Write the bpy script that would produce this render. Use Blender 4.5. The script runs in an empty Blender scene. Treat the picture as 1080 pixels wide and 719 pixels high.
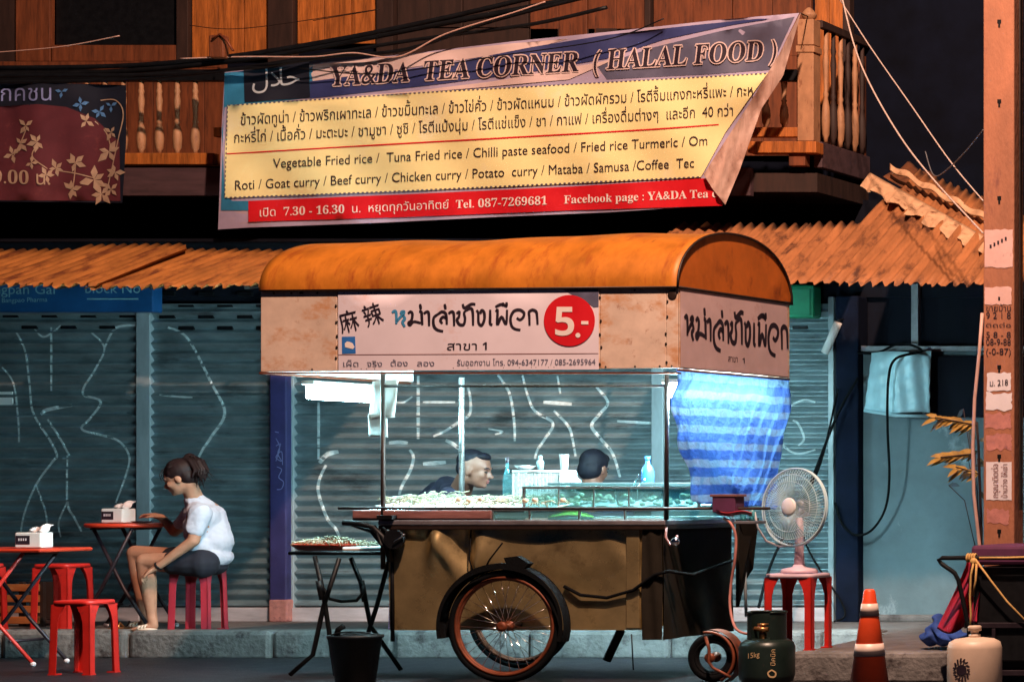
import bpy, bmesh, math, random
from mathutils import Vector, Matrix, geometry, noise
random.seed(7)
sc = bpy.context.scene
COL = sc.collection
SKYS, SUNE, EXPO = .05, 5.2, 0.28
PI = math.pi
# ---------------------------------------------------------------- measuring
FO, D0, CX, EYE = 2600.0, 14.525, 8.2, 1.17
def S(Y): return FO/(D0+Y)
def P(px, py, Y): return Vector((CX+(px-2000)/S(Y), Y, EYE+(508-py)/S(Y)))
def X_(px, Y): return CX+(px-2000)/S(Y)
def Z_(py, Y): return EYE+(508-py)/S(Y)
def Yof(scale): return FO/scale-D0
def onX(px0, Y0, px):          # distance of a point that is seen at px on the plane x = const through (px0, Y0)
    return (2000-px0)/(2000-px)*(D0+Y0)-D0
# ---------------------------------------------------------------- materials
def M(name, col, rough=.6, metal=0., var=.25, scale=6., stretch=(1,1,1), dirt=None, bump=0., bscale=40., emis=None, es=0., alpha=1., trans=0., spec=.5, coat=0.):
    m = bpy.data.materials.new(name); m.use_nodes = True
    nt = m.node_tree; N = nt.nodes; L = nt.links
    b = N['Principled BSDF']
    tc = N.new('ShaderNodeTexCoord'); mp = N.new('ShaderNodeMapping'); mp.inputs['Scale'].default_value = stretch
    L.new(tc.outputs['Object'], mp.inputs['Vector'])
    nz = N.new('ShaderNodeTexNoise'); nz.inputs['Scale'].default_value = scale; nz.inputs['Detail'].default_value = 6; nz.inputs['Roughness'].default_value = .65
    L.new(mp.outputs[0], nz.inputs['Vector'])
    r = N.new('ShaderNodeValToRGB'); r.color_ramp.elements[0].position = .3; r.color_ramp.elements[1].position = .7
    c = Vector(col[:3])
    lo = c*(1-var); hi = c*(1+var*.6)
    r.color_ramp.elements[0].color = (*lo, 1); r.color_ramp.elements[1].color = (*[min(1, x) for x in hi], 1)
    L.new(nz.outputs['Fac'], r.inputs[0]); out = r.outputs[0]
    if dirt:
        for k, (dc, thr, dsc, dst) in enumerate(dirt):
            mp2 = N.new('ShaderNodeMapping'); mp2.inputs['Scale'].default_value = dst; mp2.inputs['Location'].default_value = (3.1*k, 1.7, 5.3)
            L.new(tc.outputs['Object'], mp2.inputs['Vector'])
            n2 = N.new('ShaderNodeTexNoise'); n2.inputs['Scale'].default_value = dsc; n2.inputs['Detail'].default_value = 8; n2.inputs['Roughness'].default_value = .7
            L.new(mp2.outputs[0], n2.inputs['Vector'])
            r2 = N.new('ShaderNodeValToRGB'); r2.color_ramp.elements[0].position = thr; r2.color_ramp.elements[1].position = min(1, thr+.14)
            r2.color_ramp.elements[0].color = (0,0,0,1); r2.color_ramp.elements[1].color = (1,1,1,1)
            L.new(n2.outputs['Fac'], r2.inputs[0])
            mx = N.new('ShaderNodeMix'); mx.data_type = 'RGBA'
            L.new(r2.outputs[0], mx.inputs['Factor']); L.new(out, mx.inputs['A']); mx.inputs['B'].default_value = (*dc, 1)
            out = mx.outputs['Result']
    L.new(out, b.inputs['Base Color'])
    b.inputs['Roughness'].default_value = rough; b.inputs['Metallic'].default_value = metal
    rr = N.new('ShaderNodeMapRange'); rr.inputs['To Min'].default_value = max(.02, rough-.12); rr.inputs['To Max'].default_value = min(1, rough+.15)
    L.new(nz.outputs['Fac'], rr.inputs['Value']); L.new(rr.outputs[0], b.inputs['Roughness'])
    b.inputs['Specular IOR Level'].default_value = spec; b.inputs['Alpha'].default_value = alpha
    b.inputs['Transmission Weight'].default_value = trans; b.inputs['Coat Weight'].default_value = coat
    if emis: b.inputs['Emission Color'].default_value = (*emis, 1); b.inputs['Emission Strength'].default_value = es
    if bump:
        n3 = N.new('ShaderNodeTexNoise'); n3.inputs['Scale'].default_value = bscale; n3.inputs['Detail'].default_value = 5
        L.new(mp.outputs[0], n3.inputs['Vector'])
        bp = N.new('ShaderNodeBump'); bp.inputs['Strength'].default_value = bump; bp.inputs['Distance'].default_value = .01
        L.new(n3.outputs['Fac'], bp.inputs['Height']); L.new(bp.outputs[0], b.inputs['Normal'])
    return m
RUST = (.16,.055,.02)
m = dict(
 road=M('asphalt',(.016,.015,.02),.45,var=.55,scale=9,bump=.8,bscale=70,dirt=[((.05,.038,.034),.58,3,(1,1,1)),((.006,.006,.008),.62,7,(.5,1,1))]),
 walk=M('paving concrete',(.14,.12,.115),.85,var=.35,scale=7,bump=.6,bscale=50,dirt=[((.04,.03,.03),.55,4,(1,1,1))]),
 kerb=M('kerb concrete',(.19,.18,.175),.9,var=.5,scale=5,bump=1.,bscale=28,dirt=[((.05,.04,.04),.52,9,(1,1,1)),((.3,.26,.22),.66,14,(1,1,1))]),
 wall=M('blue plaster',(.12,.165,.185),.85,var=.22,scale=3,bump=.2,bscale=20,dirt=[((.36,.42,.44),.6,2.5,(1,1,.7)),((.08,.11,.13),.6,5,(1,1,.5)),((.05,.05,.05),.7,14,(1,1,.3))]),
 darkwall=M('near black wall',(.005,.006,.012),.9,spec=.15,var=.5,scale=4,stretch=(1,1,.2)),
 upwall=M('near black upper wall',(.003,.0045,.011),.95,spec=.1,var=.5,scale=4),
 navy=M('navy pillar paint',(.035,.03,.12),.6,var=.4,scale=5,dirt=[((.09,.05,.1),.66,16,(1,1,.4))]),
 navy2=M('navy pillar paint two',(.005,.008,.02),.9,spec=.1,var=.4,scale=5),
 shutter=M('galvanised shutter',(.23,.305,.33),.38,metal=.5,var=.35,scale=4,stretch=(1,1,3),dirt=[((.08,.1,.11),.55,3,(.5,1,1.6)),((.05,.06,.06),.6,5,(.25,1,5)),((.16,.1,.07),.72,9,(.3,1,2))]),
 shutterlight=M('shutter rail steel',(.36,.42,.45),.45,metal=.2,var=.2,scale=12,stretch=(1,1,.3)),
 spray=M('pale spray paint',(.62,.72,.74),.6,var=.25,scale=30),
 black=M('black paint',(.004,.0045,.006),.5,spec=.3,var=.4,scale=20),
 blackrub=M('black rubber',(.0035,.004,.005),.8,spec=.12,var=.4,scale=30,bump=.3,bscale=90),
 wood=M('orange timber',(.42,.125,.02),.6,var=.6,scale=5,stretch=(7,7,.7),dirt=[((.06,.015,.004),.6,5,(8,8,.5))],bump=.3,bscale=14),
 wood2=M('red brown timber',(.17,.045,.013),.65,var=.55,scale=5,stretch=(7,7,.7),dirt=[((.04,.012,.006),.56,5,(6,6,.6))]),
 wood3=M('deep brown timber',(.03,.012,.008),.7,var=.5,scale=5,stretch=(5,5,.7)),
 beam=M('weathered purple beam',(.07,.035,.042),.75,var=.45,scale=5,stretch=(.6,4,5),dirt=[((.02,.012,.015),.6,8,(1,1,3))]),
 cream=M('cream worn paint',(.4,.2,.1),.6,var=.3,scale=12,stretch=(1,1,.5),dirt=[((.14,.04,.015),.58,22,(1,1,.35))]),
 roofrust=M('rusty corrugated iron',(.4,.145,.03),.6,metal=.1,var=.4,scale=7,stretch=(1,.4,.4),dirt=[((.13,.032,.008),.5,5,(2.2,.5,.5)),((.06,.02,.01),.68,9,(1,1,1))]),
 roofbrown=M('brown corrugated sheet',(.36,.135,.045),.65,var=.4,scale=6,stretch=(2,.4,.4),dirt=[((.08,.026,.01),.52,7,(1.5,.5,.5)),((.5,.3,.18),.72,16,(1,1,1))]),
 roofpale=M('peeling pale roof sheet',(.62,.36,.2),.65,var=.3,scale=9,dirt=[((.14,.04,.012),.56,10,(1,1,1))]),
 tarpdark=M('dark leaf matting',(.16,.05,.015),.8,var=.6,scale=14,stretch=(1,.3,1)),
 dome=M('orange painted dome',(.5,.16,.012),.5,metal=.1,var=.4,scale=3,stretch=(1.6,1,1),dirt=[((.3,.065,.006),.52,3,(2.4,.6,.7)),((.13,.03,.006),.62,6,(2.6,.6,.7)),((.7,.3,.05),.68,11,(2,.5,.5))],bump=.15,bscale=7),
 domeend=M('orange dome end sheet',(.5,.12,.012),.5,var=.3,scale=4,dirt=[((.2,.035,.006),.54,5,(1,1,.6))]),
 creamboard=M('dirty cream board',(.66,.5,.4),.6,var=.18,scale=6,dirt=[((.52,.26,.13),.5,4,(1,1,1.5)),((.25,.08,.03),.6,9,(1.3,1,1)),((.1,.03,.02),.68,24,(1.2,1,.35))]),
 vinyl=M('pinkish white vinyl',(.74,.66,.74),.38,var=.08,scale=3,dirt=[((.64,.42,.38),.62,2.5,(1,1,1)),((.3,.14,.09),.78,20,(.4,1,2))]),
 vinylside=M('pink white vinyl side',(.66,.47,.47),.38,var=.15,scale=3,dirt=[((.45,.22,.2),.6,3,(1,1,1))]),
 ink=M('dark plum ink',(.022,.012,.022),.5,var=.2), inkblue=M('sky blue ink',(.05,.27,.5),.5,var=.2),
 inkgrey=M('slate blue ink',(.1,.1,.16),.5,var=.2), inkred=M('crimson ink',(.62,.012,.02),.4,var=.12), inkwhite=M('white ink',(.82,.72,.68),.5,var=.1),
 inkline=M('brown line ink',(.25,.1,.09),.6,var=.2),
 trimdark=M('dark trim',(.03,.016,.012),.5,metal=.3,var=.4,scale=20),
 brass=M('tarnished steel panel',(.56,.42,.2),.28,metal=.72,var=.45,scale=2.2,dirt=[((.16,.11,.05),.55,3,(1,1,1)),((.3,.28,.26),.64,5,(1,1,2))]),
 steel=M('brushed steel',(.62,.64,.64),.28,metal=.9,var=.15,scale=8,stretch=(.3,4,4)),
 steelrim=M('grimy steel ledge',(.3,.27,.29),.4,metal=.6,var=.3,scale=12,dirt=[((.06,.04,.04),.6,14,(1,1,1))]),
 chrome=M('chrome',(.8,.8,.8),.12,metal=1,var=.05),
 boardred=M('reddish board',(.3,.13,.12),.55,var=.5,scale=4,stretch=(.6,1,3),dirt=[((.42,.36,.36),.6,5,(.6,1,2))]),
 clothblack=M('black cloth',(.022,.018,.013),.95,spec=.1,var=.3,scale=8),
 rustorange=M('rusty orange steel',(.19,.045,.016),.55,metal=.3,var=.45,scale=16,dirt=[((.1,.03,.015),.6,20,(1,1,1))]),
 redplastic=M('red plastic',(.56,.018,.012),.45,var=.2,scale=5,dirt=[((.22,.012,.012),.58,9,(1,1,1)),((.5,.16,.12),.7,30,(1,1,.4))]),
 redplastic2=M('dull crimson plastic',(.42,.03,.05),.42,var=.2,scale=5,dirt=[((.22,.015,.03),.6,9,(1,1,1))]),
 paleplastic=M('pale pink plastic seat',(.66,.5,.58),.4,var=.12,scale=5),
 purpleplastic=M('faded purple plastic',(.3,.16,.26),.45,var=.2,scale=5),
 redtable=M('red laminate',(.62,.05,.02),.35,var=.2,scale=6,dirt=[((.25,.02,.015),.62,12,(1,1,1))]),
 redtube=M('red tube',(.55,.03,.02),.35,var=.2,scale=9), darktube=M('dark tube',(.03,.02,.028),.4,metal=.3,var=.3,scale=12),
 white=M('white plastic',(.78,.77,.76),.4,var=.06,scale=8), paper=M('paper',(.8,.8,.78),.8,var=.05,scale=8), tissue=M('tissue',(.8,.72,.72),.9,var=.06,scale=18),
 blueplastic=M('blue plastic',(.03,.16,.5),.35,var=.2), green=M('green leaf',(.1,.3,.04),.5,var=.4,scale=14), greensign=M('green sign sheet',(.01,.26,.12),.4,var=.3,scale=7),
 skin=M('skin',(.42,.2,.125),.6,var=.18,scale=14,spec=.3), skin2=M('tan skin',(.2,.088,.058),.5,var=.1,scale=10),
 hair=M('dark brown hair',(.016,.006,.006),.6,spec=.25,var=.6,scale=30,stretch=(1,1,3)), hairblack=M('black hair',(.006,.006,.011),.65,spec=.2,var=.5,scale=40),
 shirt=M('white cotton',(.48,.48,.56),.9,var=.1,scale=9,bump=.5,bscale=14,spec=.2), shorts=M('navy cotton',(.005,.0055,.014),.85,var=.3,scale=9),
 tee=M('black cotton',(.022,.02,.04),.85,var=.3,scale=9), eye=M('eye dark',(.012,.008,.008),.3,var=.1), lips=M('lip',(.33,.1,.09),.45,var=.1),
 conered=M('cone orange red',(.85,.085,.02),.4,var=.15,scale=9,dirt=[((.3,.02,.01),.64,12,(1,1,1))]), conewhite=M('cone reflective band',(.75,.6,.52),.4,var=.15,scale=14,dirt=[((.2,.088,.058),.6,16,(1,1,1))]),
 gasgreen=M('dark green enamel',(.012,.024,.02),.35,metal=.2,var=.3,scale=8,dirt=[((.07,.05,.04),.63,9,(1,1,1))]), gaswhite=M('cream enamel',(.62,.47,.36),.45,var=.12,scale=7,dirt=[((.3,.14,.07),.62,8,(1,1,1)),((.12,.05,.03),.72,18,(1,1,1))]),
 goldink=M('gold stencil',(.6,.42,.22),.5,var=.3,scale=30),
 copper=M('copper brass',(.55,.26,.1),.3,metal=.8,var=.2), hose=M('pink hose',(.5,.2,.17),.5,var=.2,scale=20),
 pole=M('reddish concrete post',(.36,.14,.075),.8,var=.25,scale=6,stretch=(1,1,.4),bump=.4,bscale=60,dirt=[((.2,.07,.05),.57,6,(2,2,.5)),((.1,.035,.025),.7,22,(1,1,1))]),
 poster=M('pale poster',(.68,.42,.38),.7,var=.12,scale=10,dirt=[((.4,.2,.2),.6,14,(1,1,1))]), posterpink=M('torn pink poster',(.5,.2,.17),.75,var=.3,scale=14,dirt=[((.22,.08,.09),.56,18,(1,1,1)),((.7,.6,.62),.66,24,(1,1,1))]),
 posterwhite=M('white poster',(.72,.66,.7),.7,var=.08,scale=14),
 rope=M('yellow rope',(.6,.36,.12),.8,var=.3,scale=60), cablepale=M('pale cable',(.55,.42,.36),.6,var=.2,scale=30), cablewhite=M('pinkish white conduit',(.58,.36,.3),.5,var=.15,scale=20),
 redcloth=M('red cloth',(.5,.012,.05),.85,var=.3,scale=8,bump=.5,bscale=14), bluecloth=M('blue cloth',(.02,.07,.32),.8,var=.4,scale=8,bump=.5,bscale=14),
 purpleslab=M('purple fabric pad',(.1,.02,.07),.8,var=.3,scale=8), greymetal=M('grey metal',(.2,.2,.22),.5,metal=.4,var=.3,scale=9),
 leaf_lit=M('lamp yellow leaf',(.4,.22,.03),.5,var=.4,scale=20), leaf_shade=M('dark leaf',(.02,.04,.02),.5,var=.4,scale=20),
 bluesheet=M('pale blue plastic sheet',(.45,.68,.76),.35,var=.12,scale=7,dirt=[((.6,.75,.8),.66,18,(1,1,1))]),
 bansky=M('banner teal print',(.03,.2,.36),.5,var=.3,scale=4), bannavy=M('banner navy print',(.035,.045,.15),.5,var=.25,scale=4), banlav=M('banner lavender print',(.4,.34,.48),.5,var=.2,scale=4,dirt=[((.5,.36,.36),.55,3,(.5,1,2))]),
 banpink=M('banner pale pink print',(.66,.5,.48),.5,var=.15,scale=4), banyel=M('banner yellow panel',(.86,.76,.36),.5,var=.08,scale=2.5,dirt=[((.85,.78,.5),.55,1.6,(1,1,1)),((.6,.42,.17),.72,5,(1,1,.6))]), banblack=M('banner black print',(.012,.014,.025),.5,var=.2),
 banback=M('banner reverse side',(.5,.33,.27),.6,var=.25,scale=7,stretch=(3,1,.6),dirt=[((.28,.15,.12),.55,8,(3,1,.5))]), silver=M('silver print',(.5,.55,.6),.4,var=.2),
 banmar=M('maroon banner cloth',(.11,.02,.028),.6,var=.35,scale=4,dirt=[((.2,.045,.045),.6,5,(1,1,1))]), petal=M('pale petal print',(.45,.3,.2),.6,var=.25,scale=16), petalblue=M('blue petal print',(.08,.2,.42),.6,var=.25,scale=16), letterblue=M('faded blue lettering',(.22,.24,.46),.6,var=.3,scale=16),
 signblue=M('blue shop fascia',(.012,.09,.26),.4,var=.3,scale=5), signink=M('faded cyan lettering',(.22,.46,.55),.5,var=.3,scale=20),
 food=M('pale noodles',(.36,.33,.22),.6,var=.35,scale=40), foodb=M('meat balls',(.5,.3,.18),.5,var=.4,scale=30),
 tube=M('lit fluorescent diffuser',(.8,.9,1),.5,var=.01,emis=(.46,.9,1),es=230.),
 shutterbar=M('shutter foot with warm light tint',(.5,.44,.46),.6,var=.3,scale=7,stretch=(.4,1,2),dirt=[((.2,.12,.1),.6,8,(.5,1,1.5))]),
 cyantint_white=M('white plastic with cyan light tint',(.55,.74,.8),.4,var=.06,scale=8),
 tubeb=M('lit extra unseen tube',(.8,.9,1),.5,var=.01,emis=(.55,.93,1),es=100.),
 tubec=M('lit diffuser behind tarpaulin',(.8,.9,1),.5,var=.01,emis=(.6,.94,1),es=480.),
 fanblade=M('cyan fan blades',(.3,.55,.6),.3,var=.1,alpha=.6),
 crate=M('orange crate wood',(.4,.12,.03),.7,var=.4,scale=7,stretch=(.6,4,4)),
)
# glass and tarp
def glassm():
    g = bpy.data.materials.new('greenish case glass'); g.use_nodes = True; nt = g.node_tree; N = nt.nodes; L = nt.links
    b = N['Principled BSDF']; o = N['Material Output']
    b.inputs['Base Color'].default_value = (.2,.5,.55,1); b.inputs['Roughness'].default_value = .12; b.inputs['Specular IOR Level'].default_value = .8
    t = N.new('ShaderNodeBsdfTransparent'); t.inputs[0].default_value = (.8,.97,.98,1)
    nz = N.new('ShaderNodeTexNoise'); nz.inputs['Scale'].default_value = 5
    tc = N.new('ShaderNodeTexCoord'); L.new(tc.outputs['Object'], nz.inputs['Vector'])
    r = N.new('ShaderNodeMapRange'); r.inputs['To Min'].default_value = .12; r.inputs['To Max'].default_value = .5; L.new(nz.outputs['Fac'], r.inputs['Value'])
    x = N.new('ShaderNodeMixShader'); L.new(r.outputs[0], x.inputs[0]); L.new(t.outputs[0], x.inputs[1]); L.new(b.outputs[0], x.inputs[2]); L.new(x.outputs[0], o.inputs[0])
    return g
m['glass'] = glassm()
def tarpm():
    g = bpy.data.materials.new('striped translucent tarpaulin'); g.use_nodes = True; nt = g.node_tree; N = nt.nodes; L = nt.links
    b = N['Principled BSDF']; o = N['Material Output']; b.inputs['Roughness'].default_value = .35
    tc = N.new('ShaderNodeTexCoord'); sx = N.new('ShaderNodeSeparateXYZ'); L.new(tc.outputs['Object'], sx.inputs[0])
    nz = N.new('ShaderNodeTexNoise'); nz.inputs['Scale'].default_value = 7; L.new(tc.outputs['Object'], nz.inputs['Vector'])
    ad = N.new('ShaderNodeMath'); ad.operation = 'MULTIPLY_ADD'; L.new(nz.outputs['Fac'], ad.inputs[0]); ad.inputs[1].default_value = .03; L.new(sx.outputs['Z'], ad.inputs[2])
    mu = N.new('ShaderNodeMath'); mu.operation = 'MULTIPLY'; mu.inputs[1].default_value = 1/.102; L.new(ad.outputs[0], mu.inputs[0])
    fr = N.new('ShaderNodeMath'); fr.operation = 'FRACT'; L.new(mu.outputs[0], fr.inputs[0])
    r = N.new('ShaderNodeValToRGB'); e = r.color_ramp.elements; r.color_ramp.interpolation = 'LINEAR'
    e[0].position = 0; e[0].color = (.01,.06,.62,1); e[1].position = .5; e[1].color = (.01,.07,.66,1)
    for p, c in ((.56,(.42,.55,.85,1)),(.94,(.42,.55,.85,1)),(1.,(.01,.06,.62,1))):
        k = e.new(p); k.color = c
    L.new(fr.outputs[0], r.inputs[0]); L.new(r.outputs[0], b.inputs['Base Color'])
    n2 = N.new('ShaderNodeTexNoise'); n2.inputs['Scale'].default_value = 28; n2.inputs['Detail'].default_value = 6; L.new(tc.outputs['Object'], n2.inputs['Vector'])
    bp = N.new('ShaderNodeBump'); bp.inputs['Strength'].default_value = .9; bp.inputs['Distance'].default_value = .03; L.new(n2.outputs['Fac'], bp.inputs['Height']); L.new(bp.outputs[0], b.inputs['Normal'])
    t = N.new('ShaderNodeBsdfTranslucent'); lm = N.new('ShaderNodeMix'); lm.data_type = 'RGBA'; lm.inputs['Factor'].default_value = .45; L.new(r.outputs[0], lm.inputs['A']); lm.inputs['B'].default_value = (.75,.95,1,1); L.new(lm.outputs['Result'], t.inputs[0]); L.new(bp.outputs[0], t.inputs['Normal'])
    x = N.new('ShaderNodeMixShader'); x.inputs[0].default_value = .8; L.new(b.outputs[0], x.inputs[1]); L.new(t.outputs[0], x.inputs[2]); L.new(x.outputs[0], o.inputs[0])
    return g
m['tarp'] = tarpm()
# ---------------------------------------------------------------- mesh building
class B:
    def __init__(s): s.b = bmesh.new()
    def box(s, x0,x1,y0,y1,z0,z1):
        r = bmesh.ops.create_cube(s.b, size=1)['verts']
        for v in r: v.co = Vector(((x0+x1)/2+v.co.x*(x1-x0), (y0+y1)/2+v.co.y*(y1-y0), (z0+z1)/2+v.co.z*(z1-z0)))
        return s
    def obox(s, mat, sx,sy,sz):
        r = bmesh.ops.create_cube(s.b, size=1)['verts']
        for v in r: v.co = mat @ Vector((v.co.x*sx, v.co.y*sy, v.co.z*sz))
        return s
    def tube(s, pts, r, n=8, closed=False):
        pts = [Vector(p) for p in pts]; k = len(pts); rings = []
        rs = r if isinstance(r, (list, tuple)) else [r]*k
        up = Vector((.137,.31,.94)).normalized(); prev = None
        for i, p in enumerate(pts):
            if closed: t = pts[(i+1) % k]-pts[i-1]
            else: t = pts[min(i+1,k-1)]-pts[max(i-1,0)]
            if t.length < 1e-9: t = Vector((0,0,1))
            t.normalize()
            a = prev if prev is not None else up
            u = a-t*a.dot(t)
            if u.length < 1e-3: u = Vector((1,0,0))-t*t.x
            u.normalize(); prev = u; w = t.cross(u)
            rings.append([s.b.verts.new(p+(u*math.cos(2*PI*j/n)+w*math.sin(2*PI*j/n))*rs[i]) for j in range(n)])
        m_ = k if closed else k-1
        for i in range(m_):
            a, b = rings[i], rings[(i+1) % k]
            for j in range(n):
                try: s.b.faces.new((a[j], a[(j+1)%n], b[(j+1)%n], b[j])).smooth = True
                except ValueError: pass
        if not closed:
            s.b.faces.new(rings[0][::-1]); s.b.faces.new(rings[-1])
        return s
    def lathe(s, prof, c=(0,0,0), n=24, mat=None):
        c = Vector(c); rings = []
        for r, z in prof:
            ring = []
            for j in range(n):
                v = Vector((max(r,1e-4)*math.cos(2*PI*j/n), max(r,1e-4)*math.sin(2*PI*j/n), z))
                if mat: v = mat @ v
                ring.append(s.b.verts.new(c+v))
            rings.append(ring)
        for i in range(len(rings)-1):
            a, b = rings[i], rings[i+1]
            for j in range(n): s.b.faces.new((a[j], a[(j+1)%n], b[(j+1)%n], b[j])).smooth = True
        s.b.faces.new(rings[0][::-1]); s.b.faces.new(rings[-1])
        return s
    def ell(s, c, r, rot=None, n=16):
        q = bmesh.ops.create_uvsphere(s.b, u_segments=n, v_segments=max(6,n*2//3), radius=1)['verts']
        for v in q:
            w = Vector((v.co.x*r[0], v.co.y*r[1], v.co.z*r[2]))
            if rot: w = rot @ w
            v.co = Vector(c)+w
        for f in s.b.faces: f.smooth = True
        return s
    def cap(s, p0, r0, p1, r1, n=12):       # a tapered limb with round ends
        p0 = Vector(p0); p1 = Vector(p1); s.ell(p0,(r0,)*3,n=n); s.ell(p1,(r1,)*3,n=n)
        s.tube([p0,p1],[r0,r1],n); return s
    def poly(s, pts, vec=None):             # flat outline, optionally extruded by vec
        vs = [s.b.verts.new(Vector(p)) for p in pts]; f = s.b.faces.new(vs)
        if vec is not None:
            vec = Vector(vec); ws = [s.b.verts.new(Vector(p)+vec) for p in pts]; s.b.faces.new(ws[::-1]); k = len(pts)
            for i in range(k): s.b.faces.new((vs[i], vs[(i+1)%k], ws[(i+1)%k], ws[i]))
        return s
    def grid(s, f, nu, nv, smooth=True, closeu=False):
        g = [[s.b.verts.new(f(i/nu, j/nv)) for j in range(nv+1)] for i in range(nu if closeu else nu+1)]
        for i in range(nu):
            for j in range(nv):
                a = g[i]; b = g[(i+1) % len(g)]
                q = s.b.faces.new((a[j], b[j], b[j+1], a[j+1])); q.smooth = smooth
        return s
def slabgrid(f, nu, nv, off, smooth=True):  # a bent sheet with thickness 'off' (vector)
    q = B(); q.grid(f, nu, nv, smooth); 
    r = bmesh.ops.extrude_face_region(q.b, geom=q.b.faces[:])
    for v in [e for e in r['geom'] if isinstance(e, bmesh.types.BMVert)]: v.co += Vector(off)
    return q
ROOTS = {}
def wloc(o): return ROOTS.get(o.name, Vector((0,0,0)))
def thing(name, label, cat, loc, group=None):
    o = bpy.data.objects.new(name, None); COL.objects.link(o); o.location = loc; o.empty_display_size = .1
    o['label'] = label; o['category'] = cat
    if group: o['group'] = group
    ROOTS[o.name] = Vector(loc); return o
def obj(name, b, mat, parent=None, bevel=0, loc=None, smooth=False, label=None, keep=False):
    bm = b.b if isinstance(b, B) else b
    base = wloc(parent) if parent else (Vector(loc) if loc is not None else Vector((0,0,0)))
    for v in bm.verts: v.co -= base
    if not keep: bmesh.ops.recalc_face_normals(bm, faces=bm.faces[:])
    me = bpy.data.meshes.new(name); bm.to_mesh(me); bm.free(); me.materials.append(m[mat] if isinstance(mat, str) else mat)
    if smooth: me.polygons.foreach_set('use_smooth', [True]*len(me.polygons))
    o = bpy.data.objects.new(name, me); COL.objects.link(o)
    if parent: o.parent = parent; ROOTS[o.name] = base
    else: o.location = base; ROOTS[o.name] = base
    if bevel:
        md = o.modifiers.new('bevel','BEVEL'); md.width = bevel; md.segments = 2; md.limit_method = 'ANGLE'; md.angle_limit = math.radians(40)
    if label: o['label'] = label
    return o
def tag(o, label, cat, group=None): 
    o['label'] = label; o['category'] = cat
    if group: o['group'] = group
    return o
def struct(o): o['kind'] = 'structure'; return o
def dup(o, loc, label=None, mats=None, parent=None):
    c = o.copy(); COL.objects.link(c)
    if parent: c.parent = parent
    else:
        c.location = loc
        if label: c['label'] = label
    if mats and c.type == 'MESH':
        old = c.data.materials[0].name
        if old in mats:
            c.data = c.data.copy(); c.data.materials[0] = mats[old]
    for ch in list(o.children): dup(ch, None, None, mats, c)
    return c
def remesh(b, voxel=.008, smooth=6):        # joins overlapping limbs into one continuous skin
    me = bpy.data.meshes.new('tmp'); b.b.to_mesh(me); b.b.free()
    o = bpy.data.objects.new('tmp', me); COL.objects.link(o)
    r = o.modifiers.new('r','REMESH'); r.mode = 'VOXEL'; r.voxel_size = voxel; r.use_smooth_shade = True
    if smooth:
        k = o.modifiers.new('s','SMOOTH'); k.iterations = smooth; k.factor = .5
    dg = bpy.context.evaluated_depsgraph_get(); dg.update()
    e = bpy.data.meshes.new_from_object(o.evaluated_get(dg))
    bpy.data.objects.remove(o); q = B(); q.b.from_mesh(e)
    for f in q.b.faces: f.smooth = True
    return q
# ---------------------------------------------------------------- lettering
_G = {}
TONES = '่้๊๋์'; UPV = 'ิีึืั็'
def _loops(body, off):
    c = bpy.data.curves.new('t','FONT'); c.body = body; c.fill_mode = 'NONE'; c.offset = off; c.resolution_u = 3
    o = bpy.data.objects.new('t', c); COL.objects.link(o); dg = bpy.context.evaluated_depsgraph_get(); dg.update()
    me = bpy.data.meshes.new_from_object(o.evaluated_get(dg)); bpy.data.objects.remove(o)
    co = [v.co.to_2d() for v in me.vertices]; nxt = {}
    for e in me.edges: nxt.setdefault(e.vertices[0], []).append(e.vertices[1]); nxt.setdefault(e.vertices[1], []).append(e.vertices[0])
    seen = set(); out = []
    for i in range(len(co)):
        if i in seen or i not in nxt: continue
        l = [i]; seen.add(i); cur = i
        while True:
            n = sorted([k for k in nxt[cur] if k not in seen])
            if not n: break
            cur = n[0] if (n[0] == cur+1 or len(n) == 1) else n[0]; l.append(cur); seen.add(cur)
        if len(l) > 2: out.append([co[k] for k in l])
    return out
def _fill(loops):
    pts = []; edges = []
    for l in loops:
        b0 = len(pts); pts += l; k = len(l); edges += [(b0+i, b0+(i+1)%k) for i in range(k)]
    if len(pts) < 3: return [], []
    v, _, f, _, _, _ = geometry.delaunay_2d_cdt([Vector(p) for p in pts], edges, [], 0, 1e-6)
    def wind(p):
        w = 0
        for l in loops:
            k = len(l)
            for i in range(k):
                a = l[i]; b = l[(i+1)%k]
                if (a.y <= p.y) != (b.y <= p.y):
                    if a.x+(p.y-a.y)/(b.y-a.y)*(b.x-a.x) > p.x: w += 1 if b.y > a.y else -1
        return w
    keep = [t for t in f if wind(sum((v[i] for i in t), Vector((0,0)))/len(t)) != 0]
    return v, keep
def glyphs(body, off=0.):
    """[(verts2d, tris)] of each character laid out on a line of size one, raised Thai tone marks included"""
    allL = _loops(body, off); res = []; i = 0; prev = ''
    for ch in body:
        if ch == ' ': prev = ch; continue
        key = (ch, off)
        if key not in _G:
            l = _loops(ch, off); _G[key] = (len(l), l, _fill(l))
        n, l0, (v0, t0) = _G[key]
        seg = allL[i:i+n]; i += n
        if not seg: continue
        d = min(p.x for q in seg for p in q)-min(p.x for q in l0 for p in q)
        dy = .2 if (ch in TONES and prev in UPV) else 0.
        dx = -.02 if dy else 0
        res.append(([Vector((p.x+d+dx, p.y+dy)) for p in v0], t0))
        prev = ch
    return res
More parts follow.
